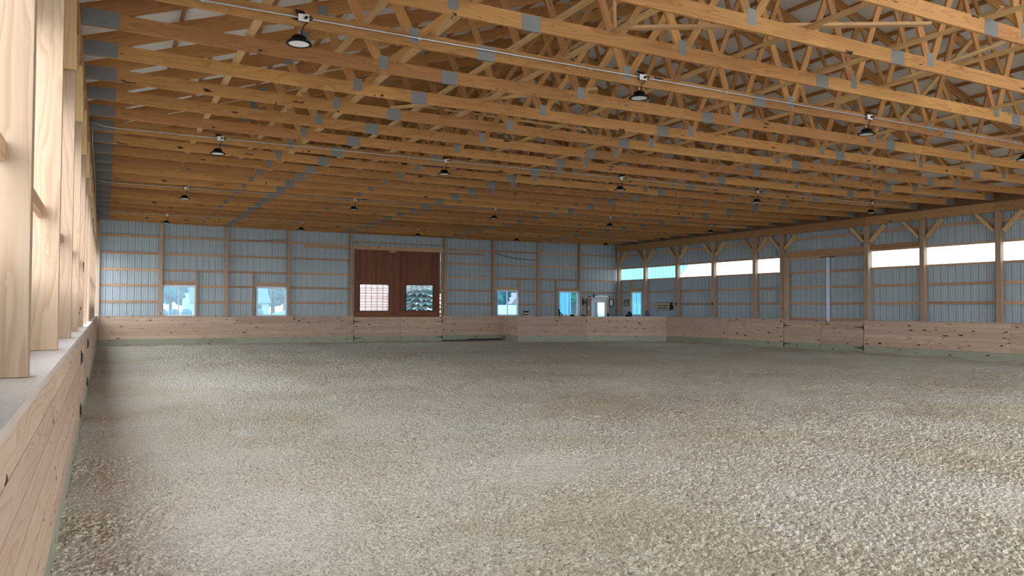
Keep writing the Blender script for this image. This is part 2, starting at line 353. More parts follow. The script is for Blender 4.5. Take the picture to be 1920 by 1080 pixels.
# far wall openings at plane YS
W1=(*F(1.99,0,YS)[:1],F(3.22,0,YS)[0]); 
def Fx(x,y=YS): return F(x,0,y)[0]
def Fz(z,y=YS): return F(0,z,y)[1]
WIN=[(Fx(1.97),Fx(3.21),Fz(1.16),Fz(2.40)),(Fx(5.55),Fx(6.80),Fz(1.16),Fz(2.40)),(Fx(16.70),Fx(17.85),Fz(1.17),Fz(2.43)),(Fx(20.17),Fx(21.32),Fz(1.17),Fz(2.42))]
DOOR=(Fx(9.68),Fx(13.86),-.1,Fz(4.12)); EDOOR=(Fx(22.16),Fx(23.10),0,Fz(2.03))
rects=[]; xcur=-.5
for a,b,z0,z1 in sorted(WIN+[DOOR,EDOOR]):
    rects.append((xcur,a,-.1,EAVE))
    if z0>.1: rects.append((a,b,-.1,z0))
    rects.append((a,b,z1,EAVE)); xcur=b
rects.append((xcur,24.0,-.1,EAVE))
rects+=[(-.5,XM,EAVE,(ztop(-.5)+.02,ztop(XM)+.02)),(XM,24.0,EAVE,(ztop(XM)+.02,ztop(24.0)+.02))]
siding('wall_back',rects,YS,'x',1,'grey ribbed metal siding of the far end wall')
# right wall
XS=XR+.20; BZ0,BZ1=3.04,3.60
WIN5=(31.60,32.45,1.20,2.43)
RD=(18.62,22.33,-.1,3.58)     # metal sliding doors
rects=[(-4,RD[0],-.1,BZ0),(RD[1],WIN5[0],-.1,BZ0),(WIN5[0],WIN5[1],-.1,WIN5[2]),(WIN5[0],WIN5[1],WIN5[3],BZ0),(WIN5[1],YS,-.1,BZ0),
       (-4,YS,BZ1,EAVE+.2),(RD[0],RD[1],RD[3],BZ1)]
siding('wall_right',rects,XS,'y',1,'grey ribbed metal siding of the right side wall with a clear band')
# left wall: opening closed near the camera to dim the posts, plus an open sliding door by the arena gate
XW=XL-.25; LD=(13.95,18.8,-.1,3.6)
rects=[(-4,3.35,-.1,3.6),(3.35,LD[0],-.1,1.75),(LD[1],30.0,-.1,1.75),(30.0,YS,-.1,1.2),(-4,LD[0],BZ1,EAVE+.2),(LD[1],YS,BZ1,EAVE+.2),(LD[0],LD[1],LD[3],EAVE+.2)]
siding('wall_left',rects,XW,'y',-1,'grey ribbed metal siding behind the left row of posts')
siding('light_blocker_front',[(-.5,3.5,-.1,(ztop(-.5)+.02,ztop(3.5)+.02))],-3.95,'x',-1,'unseen grey ribbed siding added behind the camera to shade the left posts')  # added out of view to keep light off the near left posts
# roof underside
def roofside(x0,x1,name,lab):
    m=MB(); ov=.12
    m.prism([(x0,-4,ztop(x0)+.10),(x1,-4,ztop(x1)+.10),(x1,-4,ztop(x1)+.13),(x0,-4,ztop(x0)+.13)],(0,38.2,0))
    tag(m.build(name,MT['roof']),lab,'ceiling',kind='structure')
roofside(-1.0,XM,'ceiling','off-white underside of the left roof slope above the trusses')
roofside(XM,2*XM+1.0,'ceiling','off-white underside of the right roof slope above the trusses')

# ---- windows
def window_far(n,a,b,z0,z1,y,label,gap=.5):
    e=empty('window_%d'%n,((a+b)/2,y,z0),label,'window',kind='structure'); cx,cz=(a+b)/2,z0
    f=MB(); t=.045
    def bx(m,x0,x1,y0,y1,zz0,zz1): m.box((x0-cx,y0,zz0-cz),(x1-cx,y1,zz1-cz))
    bx(f,a,b,-.05,.04,z0,z0+t); bx(f,a,b,-.05,.04,z1-t,z1); bx(f,a,a+t,-.05,.04,z0+t,z1-t); bx(f,b-t,b,-.05,.04,z0+t,z1-t)
    f.build('frame',MT['vinyl'],e)
    s=MB(); xm=a+(b-a)*gap
    bx(s,xm-.025,xm+.025,-.03,.02,z0+t,z1-t); bx(s,a+t,xm,-.02,.0,z0+t,z0+t+.03); bx(s,a+t,xm,-.02,.0,z1-t-.03,z1-t); bx(s,xm,b-t,.0,.02,z0+t,z0+t+.03);bx(s,xm,b-t,.0,.02,z1-t-.03,z1-t)
    bx(s,a+t,a+t+.025,-.02,0,z0+t,z1-t); bx(s,b-t-.025,b-t,0,.02,z0+t,z1-t)
    s.build('sash',MT['vinyl'],e)
    p=MB(); bx(p,a+t,b-t,.004,.008,z0+t,z1-t); p.build('pane',MT['glass'],e)
    return e
wl=['white sliding window in far wall nearest the left corner','white sliding window in far wall left of the stained double doors','white sliding window in far wall right of the stained double doors','white sliding window in far wall beside the white entry door']
for i,(a,b,z0,z1) in enumerate(WIN): window_far(i+1,a,b,z0,z1,YS-.02,wl[i])
a,b,z0,z1=WIN5
e5=window_far(5,-(b-a)/2,(b-a)/2,z0,z1,0,'white sliding window in right wall near the far corner'); e5.location=(XS-.02,(a+b)/2,z0); e5.rotation_euler=(0,0,-R(90))
# clear panels of the light band
def band(n,y0,y1,x,lab):
    m=MB(); m.box((x-.003,y0,BZ0),(x+.003,y1,BZ1)); tag(m.build('window_%d'%n,MT['clear']),lab,'window',kind='structure')

# ================================================================ POSTS, BEAMS, BRACES
LPY=[4.12+2.46*i for i in range(12)]
def post(name_lab, x0,x1,y0,y1,z0,z1,group):
    m=MB(); cx,cy=(x0+x1)/2,(y0+y1)/2
    # three laminated plies
    if x1-x0>y1-y0:
        pass
    ply=3; 
    for i in range(ply):
        if group=='far':
            xa=x0+(x1-x0)*i/ply; xb=x0+(x1-x0)*(i+1)/ply-.001; m.box((xa-cx,y0-cy,0),(xb-cx,y1-cy,z1-z0))
        else:
            ya=y0+(y1-y0)*i/ply; yb=y0+(y1-y0)*(i+1)/ply-.001; m.box((x0-cx,ya-cy,0),(x1-cx,yb-cy,z1-z0))
    o=m.build('wooden_post',MT['post'],loc=(cx,cy,z0)); tag(o,name_lab,'post',{'far':'posts of the far wall','left':'posts of the left wall','right':'posts of the right wall'}[group]); return o
KZL=1.19; KZ=1.15
for i,y in enumerate(LPY):
    post('laminated pine post on the left wall, %s from the camera'%ORD[i],XL-.2,XL,y-.07,y+.07,1.226,4.86,'left')
RPY=[33.45,31.2,28.75,26.3,23.83,22.36,18.48,16.38,13.92,11.46,9.0,6.54]
rl=['at the far corner','second from the far corner','third from the far corner','fourth from the far corner','fifth from the far corner','left of the metal sliding doors','right of the metal sliding doors','second right of the sliding doors','third right of the sliding doors','fourth right of the sliding doors','fifth right of the sliding doors','sixth right of the sliding doors']
for y,l in zip(RPY[:10],rl): post('pine post on the right wall, '+l,XR,XR+.165,y-.082,y+.082,-.1,4.80,'right')
FPX=[1.93,4.40,6.88,9.58,14.05,16.56,19.05,21.50]
fl_=['between first and second bays from left corner','right of the first window','between second window and plain bay','left of the stained double doors','right of the stained double doors','left of the third window','between third and fourth windows','right of the fourth window beside the corner bay']
for x,l in zip(FPX,fl_): post('pine post on the far wall '+l,x-.065,x+.065,YF,YF+.14,-.1,4.86,'far')
m=MB(); m.box((XL,YF,-.1),(XL+.1,YF+.14,4.86)); tag(m.build('wooden_post',MT['post']),'dark pine corner post where left and far walls meet','post','posts of the far wall')
# header beams
def beam(x0,x1,y0,y1,z0,z1,lab):
    m=MB(); cx,cy,cz=(x0+x1)/2,(y0+y1)/2,z0; n=2
    for i in range(n):
        xa=x0+(x1-x0)*i/n; xb=x0+(x1-x0)*(i+1)/n-.001; m.box((xa-cx,y0-cy,0),(xb-cx,y1-cy,z1-z0))
    tag(m.build('header_beam',MT['beam'],loc=(cx,cy,cz)),lab,'beam','header beams under the trusses')
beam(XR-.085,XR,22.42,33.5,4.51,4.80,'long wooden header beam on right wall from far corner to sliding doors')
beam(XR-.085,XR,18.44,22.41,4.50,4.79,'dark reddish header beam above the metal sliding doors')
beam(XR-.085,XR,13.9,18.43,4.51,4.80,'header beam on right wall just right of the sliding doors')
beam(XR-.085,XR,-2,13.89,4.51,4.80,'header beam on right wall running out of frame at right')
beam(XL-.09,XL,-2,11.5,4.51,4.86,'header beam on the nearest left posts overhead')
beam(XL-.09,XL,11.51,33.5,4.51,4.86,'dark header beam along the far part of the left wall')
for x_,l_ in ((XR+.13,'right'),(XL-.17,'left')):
    m=MB(); m.box((-.02,-18,0),(.02,17.6,.30)); tag(m.build('eave_board',MT['eave'],loc=(x_,15.7,4.80)),'eave board with shade painted in, behind the truss ends along the %s wall'%l_,'board','eave boards')
# knee braces
def knee(x,y,sy,lab,grp):
    e=MB(); a=(0,sy*.07,-.60); b=(0,sy*.66,0.0)
    e.prism([(-.02,sy*.0,-.58),(-.02,sy*.55,.02),(-.02,sy*.67,.02),(-.02,sy*.0,-.70)],(.04*1,0,0)) if False else e.bar((0,sy*.045,-.58),(0,sy*.60,-.02),.13,.09,(0,0,1))
    o=e.build('knee_brace',MT['brace'],loc=(x,y+sy*.085,4.52)); tag(o,lab,'brace',grp)
for i,y in enumerate(RPY[:10]):
    if i<9: nm=rl[i]
    else: nm=rl[i]
    if i>0 and i!=5: knee(XR+.10,y,1,'far-side knee brace of right-wall post '+nm,'knee braces of the right wall')
    if i==5: knee(XR+.10,y,1,'diagonal knee brace left of the post beside the metal sliding doors','knee braces of the right wall')
    knee(XR+.10,y,-1,'knee brace on the near side of the post '+nm,'knee braces of the right wall')
for i,y in enumerate(LPY):
    knee(XL-.05,y,-1,'knee brace on the near side of the %s left-wall post'%ORD[i],'knee braces of the left wall')
    knee(XL-.05,y,1,'knee brace on the far side of the %s left-wall post'%ORD[i],'knee braces of the left wall')

# ================================================================ GIRTS
def girt_x(x0,x1,z,lab,h=.088,y=YF+.135,t=.038,mat='girt',name='wall_girt',grp='girts of the far wall',cat='girt'):
    m=MB(); cx=(x0+x1)/2; m.box((x0-cx,-t/2,-h/2),(x1-cx,t/2,h/2)); return tag(m.build(name,MT[mat],loc=(cx,y+t/2,z)),lab,cat,grp)
def girt_y(y0,y1,z,lab,h=.088,x=XR+.16,t=.038,mat='girt',name='wall_girt',grp='girts of the right wall',cat='girt'):
    m=MB(); cy=(y0+y1)/2; m.box((-t/2,y0-cy,-h/2),(t/2,y1-cy,h/2)); return tag(m.build(name,MT[mat],loc=(x+t/2-.02,cy,z)),lab,cat,grp)
GZ=[1.735,2.375,2.985,3.63,4.295]; GN=['lowest','second','third','fourth','top']
h=.067
bays=[(XL+.1,FPX[0]-h,'in the left corner bay',None),(FPX[0]+h,FPX[1]-h,'in the first window bay',('r',3.30)),(FPX[1]+h,FPX[2]-h,'in the second window bay',('l',5.46)),
 (FPX[2]+h,FPX[3]-h,'just left of the stained doors',None),(FPX[4]+h,FPX[5]-h,'just right of the stained doors',None),(FPX[5]+h,FPX[6]-h,'in the third window bay',('r',17.97)),
 (FPX[6]+h,FPX[7]-h,'in the fourth window bay',('l',20.06)),(FPX[7]+h,XR-.0,'in the right corner bay','c')]
for a,b,l,wv in bays:
    for k,z in enumerate(GZ):
        if wv=='c' and k==0: continue
        a1,b1=a,b
        if isinstance(wv,tuple) and k<2:
            if wv[0]=='r': a1=wv[1]+.02
            else: b1=wv[1]-.02
        girt_x(a1,b1,z,'%s horizontal pine girt on far wall %s'%(GN[k],l))
# studs, sills and headers round the far windows
def stud_x(x,z0,z1,lab,w=.045,y=YF+.06,d=.09,mat='girt'):
    m=MB(); m.box((-w/2,-d/2,0),(w/2,d/2,z1-z0)); tag(m.build('window_stud',MT[mat],loc=(x,y+d/2,z0)),lab,'stud','framing round the far windows')
stud_x(3.27,0,3.01,'upright pine stud right of the first far window'); stud_x(5.48,0,3.0,'upright pine stud left of the second far window')
stud_x(17.94,0,3.01,'upright pine stud right of the third far window'); stud_x(20.10,0,3.0,'upright pine stud left of the fourth far window')
for a,b,l in ((FPX[0]+h,3.25,'first'),(5.50,FPX[2]-h,'second'),(FPX[5]+h,17.92,'third'),(20.12,FPX[7]-h,'fourth')):
    girt_x(a,b,2.50,'flat pine header board over the %s far window'%l,h=.13,y=YF+.09,name='window_header',grp='headers of the far windows',cat='header board')
    m=MB(); cx=(a+b)/2; m.box((a-cx,-.07,-.012),(b-cx,.07,.012)); tag(m.build('window_sill_board',MT['ledge'],loc=(cx,YF+.09,1.165)),'pale sill board under the %s far window'%l,'sill board','sill boards of the far windows')
# track boards of the double door
girt_x(7.55,9.50,4.155,'doubled track board left of the stained doors',h=.10,y=YF+.07,name='track_board',grp='track boards of the stained doors',cat='track board')
girt_x(14.12,16.05,4.10,'doubled track board right of the stained doors',h=.10,y=YF+.07,name='track_board',grp='track boards of the stained doors',cat='track board')
girt_x(9.65,13.98,4.21,'long header board above the stained double doors',h=.17,y=YF+.05,t=.05,name='door_header',grp=None,cat='header board')
girt_x(9.65,13.98,4.45,'thin board under the siding above the stained doors',h=.05,y=YF+.13,name='door_header',grp=None,cat='header board')
# right wall girts per bay
rb=[(RPY[i+1]+.077,RPY[i]-.077) for i in range(len(RPY)-1)]
rbn=['in the far corner bay','behind the horse sign','in the third bay from the far corner','in the fourth bay from the far corner','in the short bay left of the sliding doors','over the sliding doors','in the bay right of the sliding doors','in the second bay right of the sliding doors','in the third bay right of the sliding doors','in the fourth bay right of the sliding doors','nearest bay']
wn=6
for i,((a,b),l) in enumerate(zip(rb,rbn)):
    if i>=10: break
    if i!=5: band(wn,a-.05,b+.05,XS-.03,'clear light band panel in right wall '+l); wn+=1
    girt_y(a,b,4.27,'upper horizontal girt on right wall '+l)
    if i==5: continue
    girt_y(a,b,3.63,'board above the light band '+l,h=.07)
    girt_y(a,b,3.00,'board below the light band '+l,h=.07)
    if i==0:
        for z,n in ((2.385,'middle'),(1.775,'lower')):
            girt_y(WIN5[1]+.08,b,z,n+' horizontal girt on right wall left of the fifth window')
    else:
        for z,n in ((2.385,'middle'),(1.775,'lower')): girt_y(a,b,z,n+' horizontal girt on right wall '+l)
girt_y(rb[6][0],rb[6][1],3.74,'broad brown header board above the light band right of the sliding doors',h=.16,x=XR+.12,mat='beam',name='header_board',cat='header board',grp=None)
m=MB(); m.box((0,-.03,0),(.09,.03,3.0)); tag(m.build('window_stud',MT['girt'],loc=(XR+.07,WIN5[1]+.04,0)),'upright stud left of the right-wall window','stud')
girt_y(rb[0][0],WIN5[1],2.50,'flat header board over the right-wall window',h=.12,name='window_header',cat='header board',grp=None)
# left wall girts
for i in range(11):
    a,b=LPY[i]+.07,LPY[i+1]-.07
    if a>13.8 and b<18.95: zs=[]
    else: zs=[(2.22,'middle')]+([(1.60,'low')] if i>5 else [])
    for z,n in zs: girt_y(a,b,z,'%s horizontal girt between the %s and %s left posts'%(n,ORD[i],ORD[i+1]),x=XL-.115,grp='girts of the left wall')
girt_y(1.6,LPY[0]-.07,2.22,'pine girt running to the nearest left post, end cut at an angle',x=XL-.115,grp='girts of the left wall')

# ================================================================ DOORS
# stained double doors
D=empty('door_1',(11.7,YS+.06,0),'pair of dark reddish-brown stained sliding doors with lattice windows','door',kind='structure')
def leaf(x0,x1,wx0,wx1,wz0,wz1):
    m=MB(); cx=11.7; z1=Fz(4.22)
    # vertical tongue and groove boards, cut round the window
    n=14
    for i in range(n):
        a=x0+(x1-x0)*i/n+.002; b=x0+(x1-x0)*(i+1)/n-.002
        if b<wx0 or a>wx1: m.box((a-cx,0,0),(b-cx,.03,z1))
        else:
            m.box((a-cx,0,0),(b-cx,.03,wz0)); m.box((a-cx,0,wz1),(b-cx,.03,z1))
            if a<wx0: m.box((a-cx,0,wz0),(wx0-cx,.03,wz1))
            if b>wx1: m.box((wx1-cx,0,wz0),(b-cx,.03,wz1))
    o=m.build('door_leaf',MT['stained'],D)
    f=MB(); s=.13
    for p,q in (((x0,0),(x0+s,z1)),((x1-s,0),(x1,z1)),((x0+s,z1-s),(x1-s,z1)),((x0+s,wz0-.22),(x1-s,wz0-.03)),((x0+s,wz1+.04),(x1-s,wz1+.10))):
        f.box((p[0]-cx,-.03,p[1]),(q[0]-cx,-.001,q[1]))
    f.build('stile',MT['stained'],o)
    g=MB()
    for i in range(1,5): x=wx0+(wx1-wx0)*i/5; g.box((x-.008-cx,-.01,wz0),(x+.008-cx,.01,wz1))
    for i in range(1,6): z=wz0+(wz1-wz0)*i/6; g.box((wx0-cx,-.009,z-.006),(wx1-cx,.009,z+.006))
    g.build('lattice',MT['girt'],o)
    e=MB(); t=.03
    e.box((wx0-t-cx,-.035,wz0-t),(wx1+t-cx,.03,wz0)); e.box((wx0-t-cx,-.035,wz1),(wx1+t-cx,.03,wz1+t)); e.box((wx0-t-cx,-.035,wz0),(wx0-cx,.03,wz1)); e.box((wx1-cx,-.035,wz0),(wx1+t-cx,.03,wz1))
    e.build('window_frame',MT['black'],o)
    p=MB(); p.box((wx0-cx,.015,wz0),(wx1-cx,.019,wz1)); p.build('pane',MT['dglass'],o)
yd=YS+.06
leaf(Fx(9.60,yd),Fx(11.63,yd),Fx(9.965,yd),Fx(11.29,yd),Fz(1.405,yd),Fz(2.575,yd))
leaf(Fx(11.632,yd),Fx(13.76,yd),Fx(12.115,yd),Fx(13.40,yd),Fz(1.42,yd),Fz(2.58,yd))
m=MB(); m.box((-.25,-.06,1.255),(-.05,-.04,1.285)); m.box((-.16,-.06,1.235),(-.12,-.04,1.31)); m.box((-.02,-.06,1.255),(.14,-.04,1.285)); m.build('latch',MT['iron'],D)
m=MB(); m.box((-.30,-.07,4.05),(-.02,-.04,4.12)); m.build('guide_block',MT['brace'],D)
# jamb boards
for x,l in ((9.68,'left'),(13.90,'right')):
    m=MB(); m.box((-.03,-.09,0),(.03,.05,4.12)); tag(m.build('door_jamb',MT['post'],loc=(x,YF+.12,0)),'pine jamb board on the %s of the stained double doors'%('left side' if l=='left' else 'far side'),'door jamb')
# metal double doors in the right wall
D2=empty('door_2',(XS,20.4,0),'pair of grey metal sliding doors with pine cross boards in right wall','door',kind='structure')
def mleaf(y0,y1,n):
    P=.2475; v=[];f=[]; prof=[(0,0),(.010,.030),(.026,.030),(.036,0),(.088,0),(.094,.012),(.106,.012),(.112,0),(.166,0),(.172,.012),(.184,.012),(.190,0)]
    pts=[y0]; dd=[0]; k=0
    while y0+k*P<y1:
        for da,d in prof:
            a=y0+k*P+da
            if y0<a<y1: pts.append(a); dd.append(d)
        k+=1
    pts.append(y1); dd.append(0)
    for a,d in zip(pts,dd): v+=[(.06+d,a-20.4,0),(.06+d,a-20.4,3.80)]
    f=[(2*i,2*i+2,2*i+3,2*i+1) for i in range(len(pts)-1)]
    me=bpy.data.meshes.new('door_leaf'); me.from_pydata(v,[],f); me.materials.append(MT['siding']); o=bpy.data.objects.new('door_leaf',me); C.collection.objects.link(o); o.parent=D2
    so=o.modifiers.new('t','SOLIDIFY'); so.thickness=.004
    r=MB()
    for z in (1.19,1.775,2.39,2.98,3.53): r.box((.015,y0-20.4,z-.045),(.055,y1-20.4,z+.045))
    r.build('rail',MT['girt'],o)
mleaf(18.45,20.36,1); mleaf(20.37,22.4,2)
m=MB(); m.box((-.03,-.19,.0),(.012,-.06,3.5)); m.build('astragal',MT['astragal'],D2)['label']='pale blue-white metal strip'
m=MB(); m.box((-.05,-.45,3.50),(-.02,-.20,3.53)); m.box((-.05,-.02,3.50),(-.02,.22,3.53)); m.build('latch',MT['iron'],D2)
girt_y(18.56,22.28,3.79,'upper header board over the metal sliding doors',h=.05,x=XR+.14,name='door_header',cat='header board',grp=None)
girt_y(18.56,22.28,3.665,'brown track header over the metal sliding doors',h=.15,x=XR+.10,t=.08,mat='beam',name='door_header',cat='header board',grp=None)
m=MB(); m.box((0,-.075,0),(.15,.075,3.58)); tag(m.build('door_jamb',MT['post'],loc=(XR+.02,22.18,0)),'pine jamb post at left edge of the metal sliding doors','door jamb')
# row of light nail tips showing through above doors is part of the header
# white entry door in the far corner
E=empty('door_3',((EDOOR[0]+EDOOR[1])/2,YS-.03,0),'white entry door with tall glass in the far right corner','door',kind='structure')
a=(EDOOR[1]-EDOOR[0])/2; m=MB(); zt=EDOOR[3]
m.box((-a,-.02,0),(-a+.17,.025,zt)); m.box((a-.17,-.02,0),(a,.025,zt)); m.box((-a+.17,-.02,zt-.17),(a-.17,.025,zt)); m.box((-a+.17,-.02,0),(a-.17,.025,1.14)); m.build('door_leaf',MT['white'],E)
m=MB(); m.box((-a+.17,0,1.14),(a-.17,.006,zt-.17)); m.build('pane',MT['glass'],E)
m=MB(); m.box((-a-.06,-.05,0),(-a,.03,zt+.05)); m.box((a,-.05,0),(a+.06,.03,zt+.05)); m.box((-a,-.05,zt),(a,.03,zt+.05)); m.build('casing',MT['white'],E)
m=MB(); m.lathe([(0,0),(.02,0),(.02,.03),(.03,.04),(.03,.06),(0,.07)]); o=m.build('handle',MT['zinc'],E); o.location=(-a+.08,-.02,1.0); o.rotation_euler=(R(90),0,0)
stud_x(22.02,0,2.08,'brown upright stud left of the white entry door',w=.12,mat='beam'); stud_x(23.24,0,2.08,'pale upright stud right of the white entry door',w=.07,mat='brace')
m=MB(); m.box((-1.08,-.14,0),(1.08,.14,.035)); tag(m.build('wall_shelf',MT['ledge'],loc=(22.66,YF,2.095)),'pale board shelf above the white entry door','shelf')

# ================================================================ TRUSSES
def sag(x): return .07*((x-XM)/12)**4
BN=[3.39,6.66,9.95]; TN=[2.84,5.80,8.75]
BN=BN+[2*XM-x for x in BN[::-1]]; SPL=[4.39,9.27,14.12,19.0]
def zc(x): return 5.0+.333*(min(x,2*XM-x)-.07)             # underside of top chord
TH=.038; X0,X1=XL-.08,2*XM-XL+.08-.0
def make_truss():
    r=empty('roof_truss',(0,0,0))
    m=MB(); tone=random.random()
    cuts=[X0]+SPL+[X1]
    for i in range(len(cuts)-1):
        t=random.random(); n=5 if i in (0,len(cuts)-2) else 2
        for j in range(n):
            a=cuts[i]+(cuts[i+1]-cuts[i])*j/n; b=cuts[i]+(cuts[i+1]-cuts[i])*(j+1)/n
            za,zb=ZB+sag(a),ZB+sag(b); m.prism([(a,-TH/2,za),(b,-TH/2,zb),(b,-TH/2,zb+.184),(a,-TH/2,za+.184)],(0,TH,0),t)
    # wood uv: along x
    me_fix(m); m.build('bottom_chord',MT['truss'],r)
    for s in (0,1):
        m=MB(); xa=.02; 
        P=[(X0-.45,zc(X0-.45)),(xa,zc(xa)),(XM,zc(XM))]
        pts=[(X0-.45,0,zc(X0-.45)),(XM,0,zc(XM)),(XM,0,zc(XM)+.235),(X0-.45,0,zc(X0-.45)+.235)]
        if s: pts=[(2*XM-p[0],0,p[2]) for p in pts][::-1]
        nseg=3
        for j in range(nseg):
            q=[tuple(pts[0][k]+(pts[1][k]-pts[0][k])*j/nseg for k in range(3)),tuple(pts[0][k]+(pts[1][k]-pts[0][k])*(j+1)/nseg for k in range(3)),tuple(pts[3][k]+(pts[2][k]-pts[3][k])*(j+1)/nseg for k in range(3)),tuple(pts[3][k]+(pts[2][k]-pts[3][k])*j/nseg for k in range(3))] if not s else \
              [tuple(pts[3][k]+(pts[2][k]-pts[3][k])*j/nseg for k in range(3)),tuple(pts[3][k]+(pts[2][k]-pts[3][k])*(j+1)/nseg for k in range(3)),tuple(pts[0][k]+(pts[1][k]-pts[0][k])*(j+1)/nseg for k in range(3)),tuple(pts[0][k]+(pts[1][k]-pts[0][k])*j/nseg for k in range(3))]
            m.prism([(p[0],-TH/2,p[2]) for p in q],(0,TH,0))
        me_fix(m); m.build('top_chord',MT['truss'],r)
    # webs
    webs=[]; BL=BN[:3]
    for i,b in enumerate(BL):
        webs.append((b-.04,TN[i])); webs.append((b+.05,TN[i+1] if i<2 else XM-.03))
    for b,t in webs:
        for s in (0,1):
            m=MB(); xb,xt=(b,t) if not s else (2*XM-b,2*XM-t)
            m.bar((xb,0,ZB+.15),(xt,0,zc(t)+.05),TH*.98,.10 if abs(t-b)>1.5 else .125,(1,0,0) if abs(t-b)<2.2 else (0,0,1)); m.build('web',MT['truss'],r)
    # connector plates
    def plate(x,z,w,h,mt='plate'):
        m=MB(); m.box((-w/2,-TH/2-.002,-h/2),(w/2,-TH/2,h/2)); m.box((-w/2,TH/2,-h/2),(w/2,TH/2+.002,h/2)); m.build('connector_plate',MT[mt],r,(x,0,z))
    plate(-.095,4.965,.40,.20); plate(2*XM+.095,4.965,.40,.20)
    for x in SPL: plate(x,ZB+.092,.25,.186)
    for x in BN: plate(x,ZB+.165,.13,.19,'tooth')
    for x in TN:
        plate(x,zc(x)+.06,.15,.20,'tooth'); plate(2*XM-x,zc(x)+.06,.15,.20,'tooth')
    plate(XM,zc(XM)+.02,.3,.25,'tooth')
    return r
def me_fix(m):
    # grain along x for prisms built in the truss plane
    for k,f in enumerate(m.f):
        if k%6==0: ou,ov=random.uniform(0,30),random.uniform(0,30)
        m.uv[k]=[(ou+m.v[i][0], ov+m.v[i][2]-zslope(m.v[i][0],m) + m.v[i][1]*1.0) for i in f]
def zslope(x,m): 
    return zc(x) if max(v[2] for v in m.v)>5.6 else 0
protos=[make_truss() for _ in range(4)]
KS=list(range(-6,20))
for n,k in enumerate(KS):
    t=protos[n] if n<4 else copy_tree(protos[n%4])
    y=YK(k) if k<19 else YF-.03
    t.location=(0,y,0)
    if k in ROWS: l='roof truss carrying the %s row of lamps and conduit, counted from the camera'%ORD[ROWS.index(k)]
    elif k==19: l='end roof truss directly over the far wall posts'
    else:
        pr=[(r,i) for i,r in enumerate(ROWS) if r<k]
        if pr: r,i=pr[-1]; l='plain roof truss, %s beyond the %s lamp row'%(ORD[k-r-1],ORD[i])
        else: l='plain roof truss, %s in front of the first lamp row'%ORD[-1-k-1]
    tag(t,l,'roof truss','roof trusses')
# lateral bracing on the bottom chords, running the length of the arena
LAT=[(1.60,'nearest the left wall'),(3.66,'just right of the first web joints'),(5.60,'fourth from the left'),(7.60,'fifth from the left'),(9.22,'left of the second splice plates'),(10.63,'just right of the third web joints'),(13.4,'first right of the arena middle'),(15.9,'second right of the arena middle'),(18.1,'third right of the arena middle'),(20.6,'fourth right of the arena middle')]
for x,l in LAT:
    L=[-2.2]; 
    while L[-1]<32: L.append(min(L[-1]+4.9,32.6))
    m=MB()
    for i in range(len(L)-1):
        o=.0 if i%2==0 else .0
        m.box((-.045+o,L[i]-15,0),(.045+o,L[i+1]-15-.004,.038))
    tag(m.build('lateral_brace',MT['brace'],loc=(x,15,ZB+.184+sag(x))),'pale flat lateral brace board lying across the trusses, '+l,'brace board','lateral brace boards on the trusses')
# web line braces a little above
for x,z,l in ((3.08,5.42,'fixed to the first steep webs'),(5.25,5.36,'fixed above the second web joints'),(14.6,7.1,'high in the webs right of middle'),(8.9,7.2,'high in the webs left of middle')):
    m=MB(); m.box((-.045,-17.5,-.019),(.045,17.5,.019)); tag(m.build('web_brace',MT['brace'],loc=(x,15,z)),'pale brace board running along the arena, '+l,'brace board','web brace boards')
def diag(a,b,lab,w=.09):
    m=MB(); a=Vector(a); b=Vector(b); c=(a+b)/2; m.bar(a-c,b-c,.038,w,(1,0,0)) if False else m.bar(a-c,b-c,w,.038,(0,0,1)); tag(m.build('diagonal_brace',MT['brace'],loc=c),lab,'brace board','diagonal brace boards in the roof')
zz=ZB+.184+.06
diag((5.65,7.9,zz),(8.9,6.0,zz),'pale diagonal brace board flat on the nearest trusses')
diag((6.9,10.3,zz),(4.4,13.0,zz),'pale diagonal brace board on trusses left of the second lamp')
diag((11.0,9.1,5.05),(13.6,4.2,6.4),'brace board slanting up toward the ridge at upper right')
diag((8.3,12.8,5.05),(6.6,17.2,6.3),'brace board slanting up through webs above the middle lamps')
diag((16.2,12.8,5.05),(14.2,8.2,7.0),'brace board slanting up through webs at right of frame')
diag((12.0,15.2,5.05),(11.2,19.6,7.6),'brace board slanting to the ridge over the arena middle')
diag((5.6,7.95,5.0),(5.55,7.98,6.6),'upright brace board standing on the lateral near the top of the frame')
m=MB(); m.box((-2.4,-.019,0),(2.4,.019,.11)); tag(m.build('stay_board',MT['brace'],loc=(9.2,7.2,ZB+.19+.038)),'loose board standing on edge across the brace boards near the upper right','stay board')
# purlins
n=20
for side in (0,1):
    for i in range(n):
        x=-.35+i*.62
        X_=x if not side else 2*XM-x
        m=MB(); m.box((-.019,-18.4,0),(.019,19.2,.088)); 
        tag(m.build('roof_purlin',MT['truss'],loc=(X_,14.5,ztop(x)+.008)),'roof purlin above the trusses, %s up from the %s eave'%(ORD[i],['left-wall','right-wall'][side]),'purlin','roof purlins')

